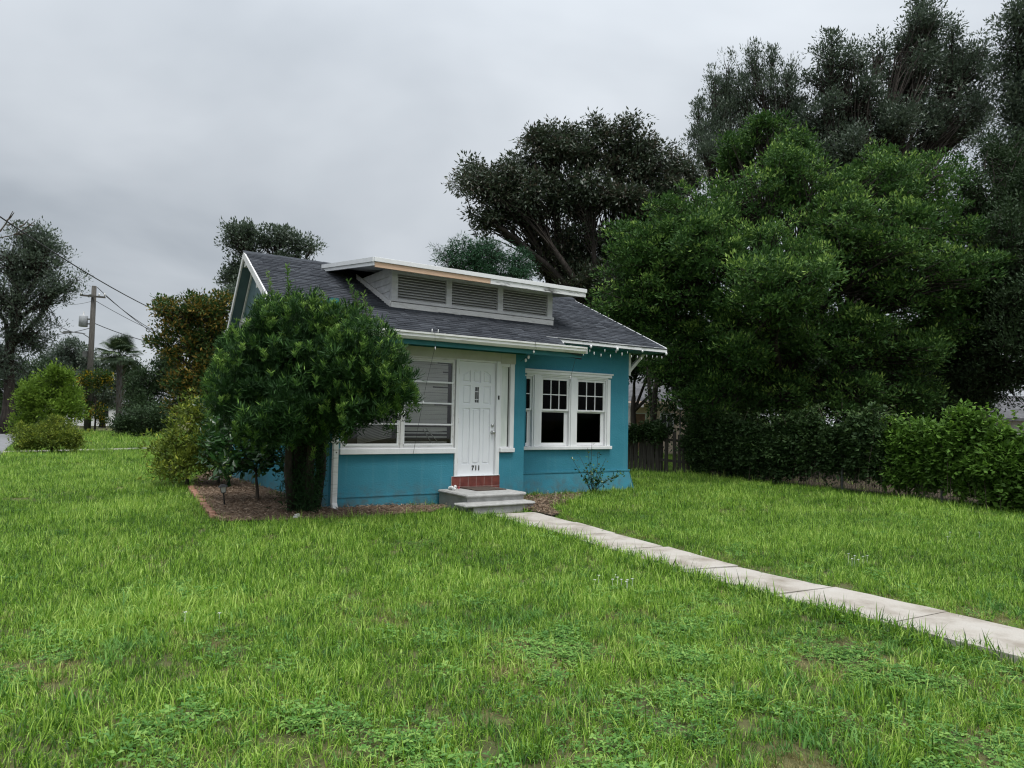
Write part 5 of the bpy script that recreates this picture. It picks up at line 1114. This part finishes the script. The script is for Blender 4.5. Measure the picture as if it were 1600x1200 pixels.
# ------------------------------------------------------------------ grass
def blade_clump(name, n, rad, h, w, m, curl=.5, seed=0, fl=0):
    r = random.Random(seed); v = []; f = []; bt = []
    for i in range(n):
        a = r.uniform(0, 6.28); d = rad * sqrt(r.random()); x, y = d * cos(a), d * sin(a); L = h * r.uniform(.5, 1.25); b = r.uniform(0, 6.28); lean = abs(r.gauss(.0, curl)) + .12; ww = w * r.uniform(.7, 1.2)
        sx, sy = -sin(b) * ww / 2, cos(b) * ww / 2; k = len(v); tw = r.uniform(-.8, .8)
        seg = 4
        px, py, pz = x, y, 0; th = lean * .35
        for s in range(seg + 1):
            q = 1 - (s / seg) ** 1.6 * .95
            c_, s_ = cos(tw * s / seg), sin(tw * s / seg); ux, uy = sx * c_ - sy * s_, sx * s_ + sy * c_
            v.append((px - ux * q, py - uy * q, pz)); v.append((px + ux * q, py + uy * q, pz))
            px += cos(b) * sin(th) * L / seg; py += sin(b) * sin(th) * L / seg; pz += cos(th) * L / seg; th += lean * 1.1 * (1 + .4 * s) / seg
        for s in range(seg): f.append((k + 2 * s, k + 2 * s + 1, k + 2 * s + 3, k + 2 * s + 2))
        bt += [r.random()] * seg
    me = bpy.data.meshes.new(name); me.from_pydata(v, [], f); me.materials.append(MT[m]); me.polygons.foreach_set('use_smooth', [True] * len(f))
    a = me.attributes.new('bt', 'FLOAT', 'FACE'); a.data.foreach_set('value', bt)
    return me
def weed_clump(name, n, rad, h, L, w, m, seed=0):
    r = random.Random(seed); v = []; f = []; bt = []
    for i in range(n):
        bt += [r.random()] * 6
        a = r.uniform(0, 6.28); d = rad * sqrt(r.random()); x, y, z = d * cos(a), d * sin(a), h * r.uniform(.2, 1)
        for j in range(3):
            b = a + j * 2.1 + r.uniform(-.4, .4); l = L * r.uniform(.6, 1.2); ww = w * r.uniform(.7, 1.2); dx, dy = cos(b), sin(b); t = r.uniform(-.3, .5); k = len(v)
            v += [(x, y, z), (x + dx * l * .5 - dy * ww / 2, y + dy * l * .5 + dx * ww / 2, z + l * t * .5 + .004), (x + dx * l, y + dy * l, z + l * t * .6), (x + dx * l * .5 + dy * ww / 2, y + dy * l * .5 - dx * ww / 2, z + l * t * .5 + .004)]
            f += [(k, k + 1, k + 2), (k, k + 2, k + 3)]
    me = bpy.data.meshes.new(name); me.from_pydata(v, [], f); me.materials.append(MT[m])
    a = me.attributes.new('bt', 'FLOAT', 'FACE'); a.data.foreach_set('value', bt)
    return me
gcol = bpy.data.collections.new('grass_sources')
src = [blade_clump('a', 46, .13, .12, .0075, 'grass', 1.0, 1), blade_clump('b', 44, .13, .10, .007, 'grass', 1.4, 2), blade_clump('c', 50, .14, .08, .0065, 'grass', 1.1, 3), blade_clump('d', 32, .11, .15, .0095, 'grass', 1.4, 4),
       blade_clump('e', 40, .14, .065, .005, 'dry', 1.3, 5), weed_clump('f', 42, .15, .065, .026, .018, 'weed', 6), weed_clump('g', 22, .15, .085, .042, .022, 'weed', 7), blade_clump('h', 26, .10, .14, .013, 'weed', 1.1, 8)]
for i, me in enumerate(src):
    o = bpy.data.objects.new(f'{i}_clump', me); gcol.objects.link(o)

def fbm(x, y, s, o=0):
    return noise.fractal(Vector((x * s, y * s, o)), .6, 2.1, 3)
pathpoly = pathU + pathL[::-1]
def blocked(x, y):
    if inpoly(x, y, pathpoly): return True
    if inpoly(x + R.gauss(0, .09), y + R.gauss(0, .09), mul) : return True
    if inpoly(x, y, mul2): return R.random() > .12
    dx, dy = x - HO.x, y - HO.y; u = dx * HU.x + dy * HU.y; v = dx * HV.x + dy * HV.y
    if -.05 < u < 4.1 and v > -.08 and v < 7.1: return True
    if 4.0 < u < 7.78 and .55 < v < 7.1: return True
    if 1.95 < u < 3.4 and -1.45 < v < .1: return True
    if abs((Vector((x, y, 0)) - p0).dot(sd_)) < .68 and (Vector((x, y, 0)) - p0).dot(dr) > -7: return True
    rr_ = (Vector((x, y, 0)) - c0); 
    if -41 < rr_.dot(rdir) < 9.2 and -.1 < rr_.dot(rn) < 7.1: return True
    return False
pts = []; rot = []; scl = []; idx = []; gt_ = []
def scatter(y0, y1, dens, sc, far=False):
    n = int(dens * (y1 - y0) * ((y1 + y0) * .80 + 6.5))
    for _ in range(n):
        y = sqrt(R.uniform(y0 * y0, y1 * y1)); x = R.uniform(-.80 * y - 3, .80 * y + 3.5)
        if y > 23.5 and x > 0.2 * y + 2.5: continue
        fx = B0 + d_ * ((Vector((x, y, 0)) - B0).dot(d_)); 
        if x > fx.x + .15 and y < 23.5: 
            if R.random() < .86: continue
        if blocked(x, y): continue
        a = fbm(x, y, .55); b = fbm(x + 40, y, 1.5, 2); c = fbm(x, y + 30, .9, 5)
        near = max(0, min(1, (7.4 - y) / 3.4)); near *= .45 + .55 * min(1, max(0, (x + 2.6) / 2.5))
        s = sc * (1 + .25 * a) * R.uniform(.7, 1.25); z = gz(x, y) - .018
        q = R.random(); k = R.choice((0, 0, 1, 1, 2, 3))
        wp = max(0, min(.85, .16 + .22 * max(0, min(1, (x + 1) / 3)) + 1.1 * (b - .15))) * (.12 + .9 * near); dp = max(0, min(.7, .12 + .9 * (c - .1))) * (.10 + .8 * near)
        if q < wp: k = 5 if R.random() < .5 + c else 6; s *= R.uniform(.7, 1.15)
        elif q < wp + dp: k = 4
        elif near > .15 and b < -.3 and q > .72: k = 7
        if near > .2: s *= .86
        if c > .38 and near > .3 and k < 4 and R.random() < .5: k = 4
        for (ax_, ay_), (bx_, by_) in zip(pathU[1:-1], pathU[2:]):
            if min(ay_, by_) - .1 < y < max(ay_, by_) + .1:
                px_ = ax_ + (bx_ - ax_) * (y - ay_) / (by_ - ay_); g_ = (x - px_) * .8
                if 0 < g_ < .12 + .08 * b and R.random() < .6: k = -1
                elif 0 < g_ < .45: s *= .55 + g_; k = 4 if R.random() < .2 else k
                break
        if k < 0: continue
        # shorter and sparser beside the path and beds
        t = .45 + .30 * a + .16 * b + R.gauss(0, .13)
        if k in (0, 1, 2, 3) and near > 0 and c > .1: t += .12
        pts.append((x, y, z)); rot.append((R.gauss(0, .12), R.gauss(0, .12), R.uniform(0, 6.28))); scl.append(s); idx.append(k); gt_.append(min(max(t, .02), 1))
scatter(2.0, 7, 185, .84); scatter(7, 12.5, 125, .86); scatter(12.5, 20, 62, 1.0); scatter(20, 32, 22, 1.35); scatter(32, 56, 5, 2.2)
# longer tufts leaning over the near edge of the path
for i in range(1, len(pathL) - 1):
    a, b = Vector(pathL[i]), Vector(pathL[i + 1]); u_, w_2 = Vector(pathU[i]), Vector(pathU[i + 1])
    L_ = (b - a).length
    for _ in range(int(L_ * 26)):
        f = R.random(); p = a.lerp(b, f); q = u_.lerp(w_2, f); s = (q - p).normalized(); p = p + s * R.uniform(-.16, .05)
        pts.append((p.x, p.y, gz(p.x, p.y) - .01)); rot.append((R.gauss(0, .2), R.gauss(0, .2), R.uniform(0, 6.28))); scl.append(R.uniform(.7, 1.3)); idx.append(R.choice((0, 3, 3, 1))); gt_.append(R.uniform(.15, .55))
    for _ in range(int(L_ * 9)):
        f = R.random(); p = a.lerp(b, f); q = u_.lerp(w_2, f); s = (q - p).normalized(); p = q + s * R.uniform(-.04, .12)
        pts.append((p.x, p.y, gz(p.x, p.y) - .02)); rot.append((R.gauss(0, .2), R.gauss(0, .2), R.uniform(0, 6.28))); scl.append(R.uniform(.4, .7)); idx.append(R.choice((2, 4, 5))); gt_.append(R.uniform(.1, .5))
print('grass clumps', len(pts))
me = bpy.data.meshes.new('grass'); me.from_pydata(pts, [], [])
for nm, ty, dat in (('grot', 'FLOAT_VECTOR', rot), ('gscl', 'FLOAT', scl), ('gidx', 'INT', idx), ('gt', 'FLOAT', gt_)):
    a = me.attributes.new(nm, ty, 'POINT'); a.data.foreach_set('vector' if ty == 'FLOAT_VECTOR' else 'value', np.array(dat).reshape(-1))
go = link('grass', me); tag(go, 'uneven green lawn grass mixed with weeds and dry patches', 'grass', kind='stuff')
ng = bpy.data.node_groups.new('grass_scatter', 'GeometryNodeTree')
ng.interface.new_socket('Geometry', in_out='INPUT', socket_type='NodeSocketGeometry'); ng.interface.new_socket('Geometry', in_out='OUTPUT', socket_type='NodeSocketGeometry')
gi = ng.nodes.new('NodeGroupInput'); go_ = ng.nodes.new('NodeGroupOutput'); ip = ng.nodes.new('GeometryNodeInstanceOnPoints'); ci = ng.nodes.new('GeometryNodeCollectionInfo')
ci.inputs['Collection'].default_value = gcol; ci.inputs['Separate Children'].default_value = True; ci.inputs['Reset Children'].default_value = True
def na(nm, ty):
    n = ng.nodes.new('GeometryNodeInputNamedAttribute'); n.data_type = ty; n.inputs[0].default_value = nm; return [o for o in n.outputs if o.enabled and o.name == 'Attribute'][0]
ng.links.new(gi.outputs[0], ip.inputs['Points']); ng.links.new(ci.outputs[0], ip.inputs['Instance']); ip.inputs['Pick Instance'].default_value = True
e2r = ng.nodes.new('FunctionNodeEulerToRotation'); ng.links.new(na('grot', 'FLOAT_VECTOR'), e2r.inputs[0])
ng.links.new(na('gidx', 'INT'), ip.inputs['Instance Index']); ng.links.new(e2r.outputs[0], ip.inputs['Rotation']); ng.links.new(na('gscl', 'FLOAT'), ip.inputs['Scale']); ng.links.new(ip.outputs[0], go_.inputs[0])
mod = go.modifiers.new('scatter', 'NODES'); mod.node_group = ng
# white lawn flowers
P = []; 
for (px, py, n, sp_) in ((960, 920, 9, .16), (1340, 885, 6, .14), (885, 778, 6, .2), (1090, 880, 3, .1), (300, 975, 2, .1), (1500, 845, 3, .3)):
    c = gr(px, py)
    for _ in range(n): P.append((c.x + R.gauss(0, sp_), c.y + R.gauss(0, sp_ * .7), .09 + R.uniform(-.02, .04)))
fl = MB()
for p in P:
    for k in range(5):
        a = k * 1.2566 + p[0] * 9; q = len(fl.v); c_, s_ = cos(a), sin(a); l = .010
        fl.v += [p, (p[0] + c_ * l - s_ * l * .4, p[1] + s_ * l + c_ * l * .4, p[2] + .004), (p[0] + c_ * l * 1.6, p[1] + s_ * l * 1.6, p[2]), (p[0] + c_ * l + s_ * l * .4, p[1] + s_ * l - c_ * l * .4, p[2] + .004)]; fl.f.append((q, q + 1, q + 2, q + 3))
    fl.tube([(p[0], p[1], 0), p], .0015, 3, False)
tag(fl.build('lawn_flowers', 'paper'), 'tiny white wildflowers scattered in the lawn', 'flowers', kind='stuff')
tris = 0
for m_ in bpy.data.meshes: tris += len(m_.polygons)
tris = sum(sum(len(p.vertices) - 2 for p in m_.polygons) for m_ in bpy.data.meshes)
print('faces', tris, 'objects', len(bpy.data.objects))
